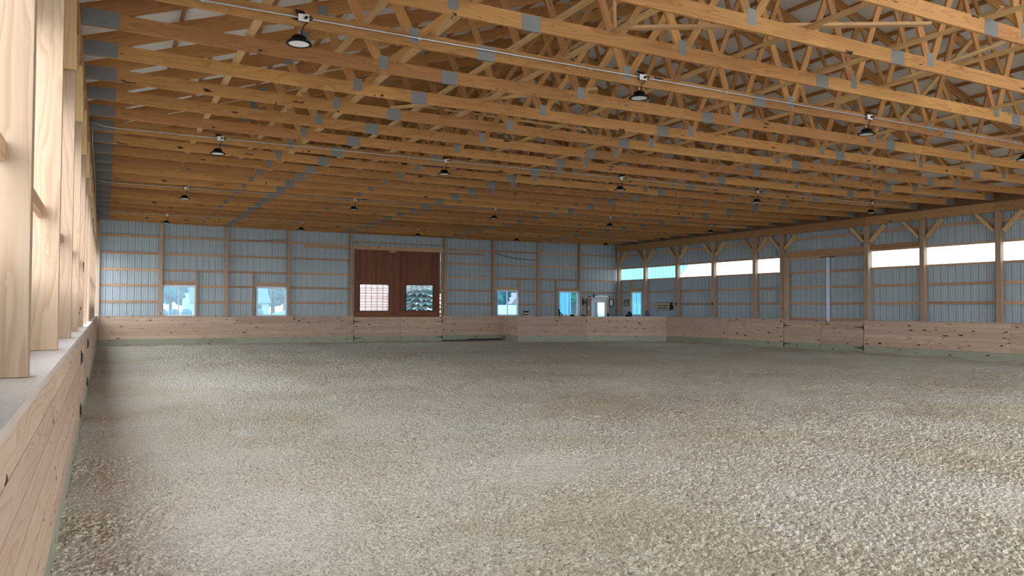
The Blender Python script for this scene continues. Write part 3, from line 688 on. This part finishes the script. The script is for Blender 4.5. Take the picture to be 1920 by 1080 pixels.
# ================================================================ LAMPS AND CONDUIT
LX=[1.96,6.87,11.79,16.57,21.47]
def make_lamp():
    r=empty('high_bay_lamp',(0,0,0))
    m=MB(); m.lathe([(.0,.092),(.028,.092),(.032,.086),(.058,.080),(.072,.066),(.077,.048),(.081,.032),(.098,.020),(.128,.008),(.146,-.004),(.148,-.016),(.140,-.022),(.118,-.020),(.116,-.012)],n=40)
    for i in range(20):
        a=2*math.pi*i/20; c,s=math.cos(a),math.sin(a); m.obox((c*.066,s*.066,.044),(Vector((c,s,0)),Vector((-s,c,0)),Vector((0,0,1))),(.018,.002,.022),.5)
    m.build('housing',MT['black'],r)
    m=MB(); m.lathe([(.119,-.016),(.08,-.014),(.0,-.013)],n=40); m.build('lens',MT['lens'],r)
    m=MB(); m.tube([(0,0,.088),(0,0,.105),(.013,0,.120),(0,0,.136),(-.013,0,.122),(-.004,0,.110)],.005); m.tube([(0,0,.130),(.01,-.002,.142),(0,.010,.155),(0,.026,.170)],.004); m.build('hook',MT['zinc'],r)
    m=MB(); m.tube([(.03,-.01,.085),(.033,-.011,.12),(.035,-.012,.15),(.045,-.02,.19),(.075,-.028,.225),(.10,-.032,.255),(.118,-.034,.285),(.105,-.03,.305),(.08,-.028,.31)],.006); m.build('cord',MT['black'],r)
    return r
def make_box():
    r=empty('junction_box',(0,0,0))
    m=MB(); m.box((-.06,0,-.04),(.06,.045,.04)); m.build('box',MT['plate'],r)
    m=MB(); m.box((-.063,-.006,-.043),(.063,0,.043)); m.build('cover',MT['boxw'],r)
    m=MB(); m.cyl((.02,-.03,-.005),(.02,-.006,-.005),.016); m.box((.02,-.028,.0),(.045,-.012,.018)); m.build('plug',MT['black'],r)
    m=MB(); pts=[(-.05+.05*math.cos(a*.6)+.02*(a%3)/3,-.005+.01*math.sin(a),.06+.018*math.sin(a*.9+1)) for a in [j*.5 for j in range(40)]]; m.tube(pts,.006); m.tube([(.06,-.01,.01),(.085,-.012,.02),(.10,-.01,.0),(.085,-.01,-.02),(.065,-.01,-.01)],.007); m.build('cord_loop',MT['black'],r)
    return r
l0=make_lamp(); b0=make_box(); first=True
rn=['nearest','second','third','farthest']
for ri,k in enumerate(ROWS):
    y=YK(k)
    for ci,x in enumerate(LX):
        l=l0 if first else copy_tree(l0); b=b0 if first else copy_tree(b0); first=False
        l.location=(x,y-.028,4.635)
        b.location=(x+.045,y-TH/2-.045,4.925)
        l.rotation_euler=(0,0,random.uniform(-.1,.1))
        cn=['closest to the left wall','second from the left wall','in the middle of its row','second from the right wall','closest to the right wall'][ci]
        tag(l,'round black high bay lamp, %s row, %s'%(rn[ri],cn),'ceiling lamp','high bay lamps')
        tag(b,'white covered junction box above the lamp, %s row, %s'%(rn[ri],cn),'junction box','junction boxes above the lamps')
    m=MB(); z=4.925; yy=y-TH/2-.022; pts=[(-.36,yy,4.985),(-.2,yy-.01,4.98),(-.08,yy,4.945),(.1,yy,4.93)]
    m.tube(pts,.0115); m.cyl((.1,yy,4.93),(23.3,yy,4.922),.0115)
    for i in range(9):
        x=.9+i*2.55; m.cyl((x-.02,yy,4.927),(x+.02,yy,4.927),.017); m.box((x-.008,yy+.0,4.90),(x+.008,yy+.02,4.955))
    for x in (4.8,9.6,14.5,19.2): m.cyl((x-.04,yy,4.927),(x+.04,yy,4.927),.015)
    tag(m.build('conduit',MT['conduit']),'thin steel conduit along the truss of the %s lamp row'%rn[ri],'conduit','conduits of the lamp rows')
m=MB(); m.tube([(-.26,16.6,4.98),(-.26,16.7,4.9),(-.27,17.5,4.75),(-.27,24,4.73),(-.27,24.4,4.2),(-.27,24.5,3.6)],.011); tag(m.build('conduit',MT['conduit']),'steel conduit bending down the left header beam','conduit')

# ================================================================ KICKBOARDS
def kick(p,q,z1,lab,lean=0,nb=None,name='kickboard',cap=True,grp=None,capw=.30,capside=1,base=.29,joints=(),capmat='kick',gate=False,hinge=None,rng=None):
    """board wall from p to q (floor points of the face top); face points to the arena; lean = face foot offset toward the arena"""
    p=Vector((*p,0)); q=Vector((*q,0)); d=(q-p); Lr=d.length; d.normalize(); nrm=Vector((d.y,-d.x,0))*capside   # away from the arena
    r=empty(name,p,lab,'gate' if gate else 'kickboard',grp)
    up_=(Vector((0,0,1))*z1+nrm*lean).normalized()
    def planks(z0,z1_,n,mat,nm):
        m=MB()
        for i in range(n):
            a=z0+(z1_-z0)*i/n+.002; b=z0+(z1_-z0)*(i+1)/n-.002
            L=0
            while L<Lr-.01:
                l=min(Lr,L+random.uniform(2.4,4.8)) if not gate else Lr
                if Lr-l<.6: l=Lr
                c=d*((L+l)/2)+up_*((a+b)/2)+nrm*(.02-lean)
                m.obox(c,(d,nrm,up_),((l-L)/2-.0012,.019,(b-a)/2)); L=l
        return m.build(nm,MT[mat],r)
    planks(base,z1-.005,6,'kick','boards'); planks(-.1,base,2 if base<.35 else 3,'treated','base_plank')
    if cap:
        m=MB(); c=d*(Lr/2)+nrm*(capw/2-.015)+Vector((0,0,z1+.016)); m.obox(c,(d,nrm,Vector((0,0,1))),(Lr/2,capw/2,.017)); m.build('cap',MT[capmat],r)
    return r,d,nrm,up_
def strap(parent,at,d,nrm,s,z):
    """black T hinge; s = +1 strap runs along d"""
    m=MB(); Z=Vector((0,0,1)); c=Vector(at); f=-nrm
    m.obox(c+Z*z+f*.006,(d,nrm,Z),(.018,.005,.085)); m.cyl(c+Z*(z-.055)+f*.012,c+Z*(z+.055)+f*.012,.011,10)
    pts=[(.0,.022),(.34,.010),(.36,.0),(.34,-.010),(.0,-.022)]
    m.prism([c+d*(s*a)+Z*(z+b)+f*.001 for a,b in pts],f*.006); m.build('hinge',MT['iron'],parent)
# far run
FY=33.24
kick((-.20,FY),(4.72,FY),KZ,'pine board kickboard on far wall from the left corner',capside=-1,grp='kickboards'); kick((4.72,FY),(9.60,FY),KZ,'pine board kickboard on far wall left of the gate pair',capside=-1,grp='kickboards')
g1,d,nr,up_=kick((9.61,FY),(11.74,FY),KZ-.01,'left leaf of the board gate pair below the stained doors',name='arena_gate',gate=True,capside=-1,cap=False)
g2,_,_,_=kick((11.755,FY),(13.79,FY),KZ-.01,'right-hand leaf of the board gate pair below the stained doors',name='arena_gate',gate=True,capside=-1,cap=False)
for z in (.93,.21): strap(g1,(.02,0,0),d,nr,1,z); strap(g2,(2.035-.02,0,0),d,nr,-1,z)
kick((13.80,FY),(16.85,FY),KZ,'pine board kickboard on far wall right of the gate pair',capside=-1,grp='kickboards')
# viewing corner
K1=(16.72,31.35); K2=(19.75,30.30); K3=(23.42,29.1)
kick((16.85,FY),K1,KZ,'short kickboard return beside the viewing corner',capside=-1,grp='kickboards')
kick(K1,K2,KZ,'yellowish kickboard panel at the front of the viewing corner',capside=-1,grp='kickboards')
kick(K2,K3,KZ+.0,'pinkish kickboard panel angling to the right wall',capside=-1,grp='kickboards',capmat='ledge')
# right run
RX=23.44; LN=.04
kick((RX,29.1),(RX,25.0),KZ,'pine kickboard on right wall next to the viewing corner',lean=LN,capside=-1,grp='kickboards')
kick((RX,25.0),(RX,21.97),KZ,'pine kickboard on right wall left of its gate pair',lean=LN,capside=-1,grp='kickboards')
g3,d,nr,up_=kick((RX,21.95),(RX,20.18),KZ-.01,'far leaf of the board gate pair below the metal sliding doors',name='arena_gate',gate=True,lean=LN,capside=-1,cap=False)
g4,_,_,_=kick((RX,20.165),(RX,18.36),KZ-.01,'near leaf of the board gate pair below the metal sliding doors',name='arena_gate',gate=True,lean=LN,capside=-1,cap=False)
for z in (.93,.22):
    o=-LN*(1-z/KZ); strap(g3,Vector((0,0,0))+d*.02+nr*o,d,nr,1,z); strap(g4,d*(1.805-.02)+nr*o,d,nr,-1,z)
kick((RX,18.34),(RX,13.4),KZ,'pine kickboard on right wall right of its gate pair',lean=LN,capside=-1,grp='kickboards')
kick((RX,13.4),(RX,8.0),KZ,'pine kickboard on right wall running out of the frame',lean=LN,capside=-1,grp='kickboards')
# left run (the camera stands against it)
LXK=-.245
kick((LXK,-1.0),(LXK,5.3),KZL,'long pine kickboard along the left wall beside the camera',capside=-1,grp='kickboards',capw=.29,capmat='ledge',base=.2)
kick((LXK,5.3),(LXK,10.6),KZL,'left-wall kickboard just before the left gate',capside=-1,grp='kickboards',capw=.29,capmat='ledge',base=.2)
g5,d,nr,up_=kick((LXK,10.62),(LXK,12.6),KZL,'near leaf of the board gate in the left wall',name='arena_gate',gate=True,capside=-1,cap=True,capw=.2,capmat='ledge',base=.2)
g6,_,_,_=kick((LXK,12.62),(LXK,14.6),KZL,'far leaf of the board gate in the left wall',name='arena_gate',gate=True,capside=-1,cap=True,capw=.2,capmat='ledge',base=.2)
for z in (.93,.3): strap(g5,d*.02,d,nr,1,z); strap(g6,d*1.96,d,nr,-1,z)
kick((LXK,14.62),(LXK,24.0),KZL,'left-wall kickboard beyond the left gate',capside=-1,grp='kickboards',capw=.29,capmat='ledge',base=.2)
kick((LXK,24.0),(LXK,33.2),KZL,'farthest kickboard of the left wall, reaching the corner',capside=-1,grp='kickboards',capw=.29,capmat='ledge',base=.2)

# ================================================================ SMALL THINGS
# arena drag lying at the foot of the far boards
D_=empty('arena_drag',(15.2,33.0,0.03),'long black drag bar lying in the sand by the far boards','drag bar')
m=MB(); m.box((-1.5,-.03,0),(1.55,.03,.05)); m.box((-.2,.05,0),(1.5,.09,.09)); m.build('bar',MT['iron'],D_)
m=MB()
for i,(x,z,rr_) in enumerate([(1.62,.09,.09),(1.80,.10,.11),(1.95,.08,.08),(1.72,.17,.05)]): m.tube([(x+rr_*math.cos(a),-.1+.03*math.sin(3*a),z+rr_*.8*math.sin(a)) for a in [j*.5 for j in range(14)]],.022)
m.build('coil',MT['rubber'],D_)
# sign with a row of horses
S=empty('wall_sign',(XR+.15,29.95,1.50),'cream plaque with black horse silhouettes in a brown frame on right wall','sign')
m=MB(); m.box((0,-.50,.0),(.02,.50,.33)); m.build('board',MT['cream2'],S)
m=MB()
for p,q in (((-.012,-.53,-.03),(.022,.53,.0)),((-.012,-.53,.33),(.022,.53,.36)),((-.012,-.53,.0),(.022,-.50,.33)),((-.012,.50,.0),(.022,.53,.33))): m.box(p,q)
m.build('frame',MT['brownf'],S)
m=MB(); m.box((-.006,-.42,.055),(0,.42,.10))
for i in range(5):
    y=-.33+i*.165; z=.13
    m.prism([(-.001,y-.06,z),(-.001,y-.05,z+.07),(-.001,y-.075,z+.11),(-.001,y-.055,z+.14),(-.001,y-.025,z+.10),(-.001,y+.04,z+.095),(-.001,y+.07,z+.04),(-.001,y+.045,z+.05),(-.001,y+.05,z),(-.001,y+.035,z),(-.001,y+.02,z+.05),(-.001,y-.02,z+.05),(-.001,y-.04,z)],(-.005,0,0))
m.build('horse_silhouettes',MT['black'],S)
def item(name,loc,mat,fn,label,cat):
    m=MB(); fn(m); return tag(m.build(name,MT[mat],loc=loc),label,cat)
item('boot_holder',(XR+.12,29.28,1.50),'black',lambda m:m.box((0,-.05,0),(.05,.05,.36)),'tall black box fixed right of the horse plaque','box')
# pictures on right wall of corner bay
P_=empty('framed_picture',(XR+.15,32.9,1.72),'small grey framed picture on right wall left of its window','picture')
m=MB(); m.box((0,-.17,0),(.015,.17,.26)); m.build('photo',MT['grey'],P_); m=MB(); m.box((-.01,-.2,-.03),(.012,.2,0)); m.box((-.01,-.2,.26),(.012,.2,.29)); m.box((-.01,-.2,0),(.012,-.17,.26)); m.box((-.01,.17,0),(.012,.2,.26)); m.build('frame',MT['black'],P_)
item('notice_strip',(XR+.14,32.56,1.68),'black',lambda m:m.box((0,-.03,0),(.02,.03,.36)),'narrow black strip hanging beside the grey picture','strip')
# oval mirror
o=empty('oval_mirror',(23.47,YF+.12,1.86),'black oval framed mirror right of the white entry door','mirror')
m=MB(); pts=[(.13*math.cos(a),0,.22*math.sin(a)) for a in [2*math.pi*i/24 for i in range(25)]]; m.tube(pts,.025); m.build('frame',MT['black'],o)
m=MB(); m.prism([(.12*math.cos(2*math.pi*i/24),0,.2*math.sin(2*math.pi*i/24)) for i in range(24)],(0,.01,0)); m.build('mirror_glass',MT['lens'],o)
# boxed sign on the ledge
def on_kick(t,dz=0,off=.12): # point along the viewing-corner wall, t 0..1 first panel, 1..2 second
    a,b=(Vector(K1),Vector(K2)) if t<=1 else (Vector(K2),Vector(K3)); u=t if t<=1 else t-1; p=a+(b-a)*u; d=(b-a).normalized(); n=Vector((-d.y,d.x)); p+=n*off; return (p.x,p.y,KZ+.034+dz)
o=empty('ledge_sign',on_kick(.12),'small square black and tan sign standing on the viewing ledge','sign')
m=MB(); m.box((-.12,-.015,0),(.12,.015,.17)); m.build('panel',MT['cream2'],o); m=MB(); m.box((-.13,-.02,.17),(.13,.02,.24)); m.box((-.13,-.02,0),(-.105,-.016,.17)); m.box((-.09,-.02,.05),(.09,-.016,.10)); m.build('heading',MT['black'],o)
def figur(m):
    m.lathe([(.0,0),(.10,0),(.10,.02),(.05,.03),(.0,.03)]); m.tube([(-.03,0,.02),(-.05,0,.10),(-.07,0,.18),(-.06,0,.24)],.035); m.lathe([(0,.21),(.04,.24),(.045,.28),(.02,.32),(0,.32)],(-.06,0,0)); m.tube([(-.04,0,.14),(.02,0,.16),(.07,0,.13),(.085,0,.05),(.09,0,0)],.026)
item('figurine',on_kick(.62),'black',figur,'black arched figurine standing on the viewing ledge left of the fourth window','figurine')
def helmet(m): m.lathe([(.14,0),(.135,.05),(.11,.09),(.06,.115),(0,.12)],sx=1.0,sy=.8); m.prism([(-.1,-.09,.005),(.1,-.09,.005),(.07,-.17,.0),(-.07,-.17,.0)],(0,0,.012))
item('riding_helmet',on_kick(.80,-.03,.18),'black',helmet,'low black riding helmet on the ledge left of the fourth window','helmet')
item('riding_helmet',on_kick(.96,-.03,.18),'brownf',helmet,'low dark brown riding helmet on the ledge below the fourth window','helmet')
item('riding_helmet',on_kick(1.52,-.01,.1),'black',helmet,'black riding helmet on the ledge below the right-wall window','helmet')
def lantern(m): m.lathe([(0,0),(.08,0),(.09,.02),(.10,.10),(.09,.20),(.05,.26),(.03,.28),(0,.28)])
item('jug',(23.55,30.75,KZ+.03),'bluegrey',lantern,'dark blue-grey jug against the post by the horse plaque','jug')
item('boot_pair',(23.30,31.9,1.16),'black',lambda m:(m.lathe([(0,0),(.06,0),(.055,.1),(.05,.25),(0,.26)]),m.lathe([(0,0),(.06,0),(.055,.1),(.045,.2),(0,.21)],(.13,0,0))),'pair of black bottles standing at the foot of the corner post','bottles')
m=MB(); m.box((-1.1,-.2,-.03),(.9,.25,0)); m.box((.55,-2.5,-.03),(.93,-.2,0)); m.box((-1.05,-.1,-1.2),(-1.0,.1,-.03)); m.box((.8,-.1,-1.2),(.85,.1,-.03)); m.box((.8,-2.4,-1.2),(.85,-2.3,-.03)); tag(m.build('counter',MT['ledge'],loc=(22.8,31.9,1.16)),'narrow pale counter in the corner behind the boards','counter')
item('spray_bottle',(21.98,31.8,1.16),'black',lambda m:m.lathe([(0,0),(.05,0),(.05,.10),(.02,.15),(.02,.19),(0,.19)]),'small black bottle near the left end of the corner counter','bottle')
def hook(m): m.box((-.02,0,0),(.02,.02,.30)); m.bar((.0,0,.22),(.22,-.02,.02),.03,.03); m.bar((.02,-.01,.10),(.16,-.01,.26),.02,.02)
item('wall_bracket',(21.72,YF+.1,1.72),'black',hook,'black metal bracket on the wall left of the entry door','bracket')
o=empty('light_switch',(22.02,YF+.05,1.50),'white light switch plate on the brown stud by the entry door','light switch')
m=MB(); m.box((-.04,-.01,0),(.04,.01,.13)); m.build('plate',MT['white'],o); m=MB(); m.box((-.01,-.016,.05),(.01,-.01,.08)); m.build('toggle',MT['grey'],o)
item('wine_bottle',(22.28,YF-.03,2.13),'black',lambda m:m.lathe([(0,0),(.035,0),(.038,.10),(.030,.14),(.012,.17),(.012,.22),(0,.22)]),'dark bottle standing on the shelf above the entry door','bottle')
item('small_bell',(22.0,YF-.03,2.13),'black',lambda m:m.lathe([(0,0),(.05,0),(.035,.03),(.02,.07),(0,.08)]),'little black bell at the left end of the door shelf','bell')
item('small_bell',(23.25,YF-.03,2.13),'black',lambda m:m.lathe([(0,0),(.05,0),(.035,.03),(.02,.07),(0,.08)]),'little black bell near the right-hand end of the door shelf','bell')
def model(m):
    n=12; pts=[(-.55+1.1*i/n,0,.02+.10*math.sin(math.pi*i/n)) for i in range(n+1)]+[(.55,0,0),(-.55,0,0)]; m.prism(pts,(0,.06,0))
item('arched_ornament',(22.78,YF-.02,2.13),'white',model,'long white arched ornament lying on the door shelf','ornament')
# small black hooks on posts
for y,l in ((28.75,'third'),(26.3,'fourth')):
    item('tack_hook',(XR-.03,y,1.72),'iron',lambda m:(m.box((0,-.03,0),(.03,.03,.12)),m.bar((0,0,.02),(-.08,0,.05),.02,.02)),'small black tack hook on the %s right-wall post from the corner'%l,'hook')
item('cable',(0,0,0),'black',lambda m:m.tube([(16.6,YF+.09,4.22),(16.9,YF+.1,4.15),(17.5,YF+.1,4.02),(18.2,YF+.1,3.95),(19.0,YF+.09,3.93)],.012),'thin black cable sagging across the bay above the third far window','cable')
item('cable',(0,0,0),'grey',lambda m:m.tube([(5.2,YF+.1,4.32),(5.8,YF+.1,4.30),(6.3,YF+.1,4.38),(6.85,YF+.09,4.40)],.012),'thin grey cable rising to the post right of the second far window','cable')

# ================================================================ OUTSIDE
def blob_tree(name,x,y,h,rad,mat,lab,seed,trunk=.35,squash=1.0,nb=16):
    rng=random.Random(seed); e=empty(name,(x,y,-.12),lab,'tree','trees outside'); m=MB(); 
    for i in range(nb):
        t=rng.random(); zz=h*(.28+.62*t); rr=rad*(1-.55*abs(t-.35)/.65)*rng.uniform(.2,.75); an=rng.uniform(0,6.28); r=rad*rng.uniform(.35,.6)
        n=16; rings=9; c=Vector((rr*math.cos(an),rr*math.sin(an),zz)); vs=[]
        for a in range(rings+1):
            th=math.pi*a/rings
            for b in range(n):
                ph=2*math.pi*b/n; k=r*(1+.28*rng.uniform(-1,1)); vs.append(c+Vector((k*math.sin(th)*math.cos(ph),k*math.sin(th)*math.sin(ph),k*math.cos(th)*squash)))
        fs=[(a*n+b,a*n+(b+1)%n,(a+1)*n+(b+1)%n,(a+1)*n+b) for a in range(rings) for b in range(n)]
        m._add(vs,fs,[[(0,0)]*4]*len(fs),.5)
    m.build('crown',MT[mat],e); t=MB(); t.cyl((0,0,-.1),(0,0,h*.5),trunk,10,trunk*.6); t.build('trunk',MT['bark'],e); return e
def ray(u,y): return y*math.tan(math.atan((u-960)/1458.854)+YAW)
TR=[('broad_tree',7.0,120,16,5,'leaf2','large bluish-green tree seen through the first far window'),('broad_tree',11.3,165,17,6,'leaf','tree behind the cream house, through the first window'),
('broad_tree',35.5,190,17,6,'leaf2','dark bluish tree right of the cream house'),('broad_tree',34.0,170,20,8,'leaf2','tall dark tree behind the grassy slope'),
('broad_tree',33.5,68,9,2.4,'leaf2','green tree beyond the third far window'),('broad_tree',46.5,88,13,3.5,'leaf','green tree behind the white trailer'),
('broad_tree',31.5,50,9,1.2,'leaf','slim green tree seen beside the teal shed'),('broad_tree',44,66,13,3.4,'leaf','green tree filling the glass of the entry door'),
('broad_tree',60.0,70,14,5,'leaf','tree far beyond the right-wall window'),('broad_tree',62,98,18,6,'leaf2','large tree beyond the corner, between sheds'),('broad_tree',22.5,100,20,5,'leaf','tree far behind the red log building')]
for i,(n_,x,y,h_,r_,mt,l) in enumerate(TR): blob_tree(n_,x,y,h_,r_,mt,l,i+3)
for i,(x,y,h_,r_) in enumerate([(6,215,26,9),(20,225,26,10),(33,220,27,10),(46,225,26,10),(60,215,26,10),(76,210,26,10),(92,200,26,11),(112,190,27,11)]): blob_tree('broad_tree',x,y,h_,r_,'leaf2','distant bluish woodland tree, %s from the left of the far treeline'%ORD[i],40+i,nb=26)
# blue spruce
S=empty('spruce_tree',(ray(787,47),47,-.12),'dense blue spruce seen through the lattice of the stained door','tree','trees outside')
m=MB(); rng=random.Random(5)
for k in range(26):
    z=.2+k*.30; R_=2.2*(1-z/8.6)
    n=22
    for i in range(n):
        a=2*math.pi*(i+rng.random())/n; L_=R_*rng.uniform(.8,1.12); c,s=math.cos(a),math.sin(a)
        p0=Vector((0,0,z+.25)); p1=Vector((c*L_,s*L_,z-.12*L_+rng.uniform(-.06,.06))); wv=Vector((-s,c,0))*(.10+.05*L_); dn=Vector((0,0,-.10))
        m._add([p0,p0+(p1-p0)*.6+wv,p1,p0+(p1-p0)*.6-wv,p0+(p1-p0)*.6+dn,p0+(p1-p0)*.6-dn],[(0,1,4),(1,2,4),(2,3,4),(3,0,4),(0,5,1),(1,5,2),(2,5,3),(3,5,0)],[[(0,0)]*3]*8,.5)
m.build('needles',MT['spruce'],S); t=MB(); t.cyl((0,0,-.1),(0,0,8.3),.16,10,.03); t.build('trunk',MT['bark'],S)
# cream house
H=empty('house',(19.5,150,0),'cream gabled house with grey roof seen through the left far windows','house')
m=MB(); m.box((-7.0,-4,-.3),(7.0,4,2.35)); m.build('wall',MT['cream'],H)
m=MB(); m.prism([(-7.0,-4,2.35),(-7.0,4,2.35),(-7.0,0,5.4)],(.9,0,0)); m.build('gable',MT['cream'],H)
m=MB(); m.prism([(-6.4,-4.4,2.3),(-6.4,0,5.6),(-6.4,4.4,2.3)],(13.6,0,0)); m.build('roof',MT['slate'],H)
for x in (-3.2,-2.2,4.3,5.3):
    m=MB(); m.box((x-.35,-4.05,.9),(x+.35,-3.99,2.0)); m.build('window',MT['glassd'],H)
for i,(x,r_) in enumerate([(8.4,.8),(10.3,.7),(12.1,.8),(14.0,.7),(15.9,.8),(17.8,.7),(21.0,.9),(23.6,.8)]):
    m=MB(); rng=random.Random(i); prof=[(0.01,0),(r_,.2),(r_*1.05,.8),(r_*.7,1.25),(.01,1.4)]; m.lathe(prof,n=14); tag(m.build('garden_shrub',MT['hedge'],loc=(x,140,-.12)),'rounded blue-green shrub before the cream house, %s from its left end'%ORD[i],'shrub','shrubs before the cream house')
m=MB(); m.prism([(24,110,-.13),(40,110,-.13),(40,110,3.5),(34,110,2.4),(29,110,.6)],(0,40,0)); tag(m.build('hill',MT['grass']),'bright green grassy slope seen through the second far window','hill',kind='structure')
m=MB(); m.box((-1,-1,-.05),(18,30,.02)); tag(m.build('lawn',MT['grass'],loc=(-2,70,-.1)),'strip of green lawn beyond the first far window','lawn',kind='structure')
# red log building
B=empty('log_building',(ray(672,50),50,-.12),'weathered red log building seen through the left lattice window','building')
m=MB()
for i in range(22):
    z=.09+i*.185; m.cyl((.05 if z<3.0 else .05+(z-3.0)*1.3,0,z),(3.6,0,z),.10,10)
m.build('log_wall',MT['redlog'],B)
m=MB(); m.box((0,.1,0),(3.6,4,3.0)); m.build('core',MT['redlog'],B)
# teal metal buildings
def ribbed(name,x0,x1,y,d,h_,mat,lab,roofz=None):
    e=empty(name,((x0+x1)/2,y,-.12),lab,'building'); m=MB(); w_=(x1-x0)/2; m.box((-w_,0,0),(w_,d,h_)); n=int(2*w_/.35)
    for i in range(n+1): x=-w_+i*2*w_/n; m.box((x-.04,-.03,0),(x+.04,0,h_))
    m.build('wall',MT[mat],e)
    m=MB(); m.prism([(-w_-.2,-.3,h_),(-w_-.2,d/2,h_+d*.18),(-w_-.2,d+.3,h_)],(2*w_+.4,0,0)); m.build('roof',MT['slate'],e)
ribbed('metal_shed',26.1,28.0,45,1.6,5.0,'teal','small teal ribbed metal shed seen through the fourth far window')
ribbed('metal_shed',35.9,45.5,49,2.2,7.5,'teal','large teal ribbed metal building seen through the light band')
G=empty('garden_shed',(40.2,75,-.12),'small cream garden shed with a red gable behind the trailer','building')
m=MB(); m.box((-.9,0,0),(.9,2,2.2)); m.build('wall',MT['cream'],G); m=MB(); m.prism([(-1.1,-.1,2.15),(1.1,-.1,2.15),(0,-.1,3.4)],(0,2.2,0)); m.build('roof',MT['redlog'],G)
# white trailer
T=empty('cargo_trailer',(33.2,62,-.12),'plain white cargo trailer parked beyond the third far window','trailer')
m=MB(); m.box((-3.2,0,.35),(2.4,2,1.95)); m.build('body',MT['barnw'],T)
for x in (-.8,.2):
    m=MB(); m.cyl((x,-.05,.33),(x,.15,.33),.33,20); m.build('wheel',MT['rubber'],T)
# white barn right of the arena
Bn=empty('barn',(34,25,-.12),'big white barn outside the light band of the right wall','building')
m=MB(); m.prism([(0,-20,0),(0,15.3,0),(0,15.3,3.7),(0,9,9.0),(0,0,11.5),(0,-12,9.0),(0,-20,3.7)],(14,0,0)); m.build('wall',MT['barnw'],Bn)
m=MB()
for a,b in (((15.5,3.6),(9,9.15)),((9,9.15),(0,11.65)),((0,11.65),(-12,9.15)),((-12,9.15),(-20.2,3.6))): m.prism([(-.3,a[0],a[1]),(-.3,b[0],b[1]),(-.3,b[0],b[1]+.12),(-.3,a[0],a[1]+.12)],(14.6,0,0))
m.build('roof',MT['barnw'],Bn)
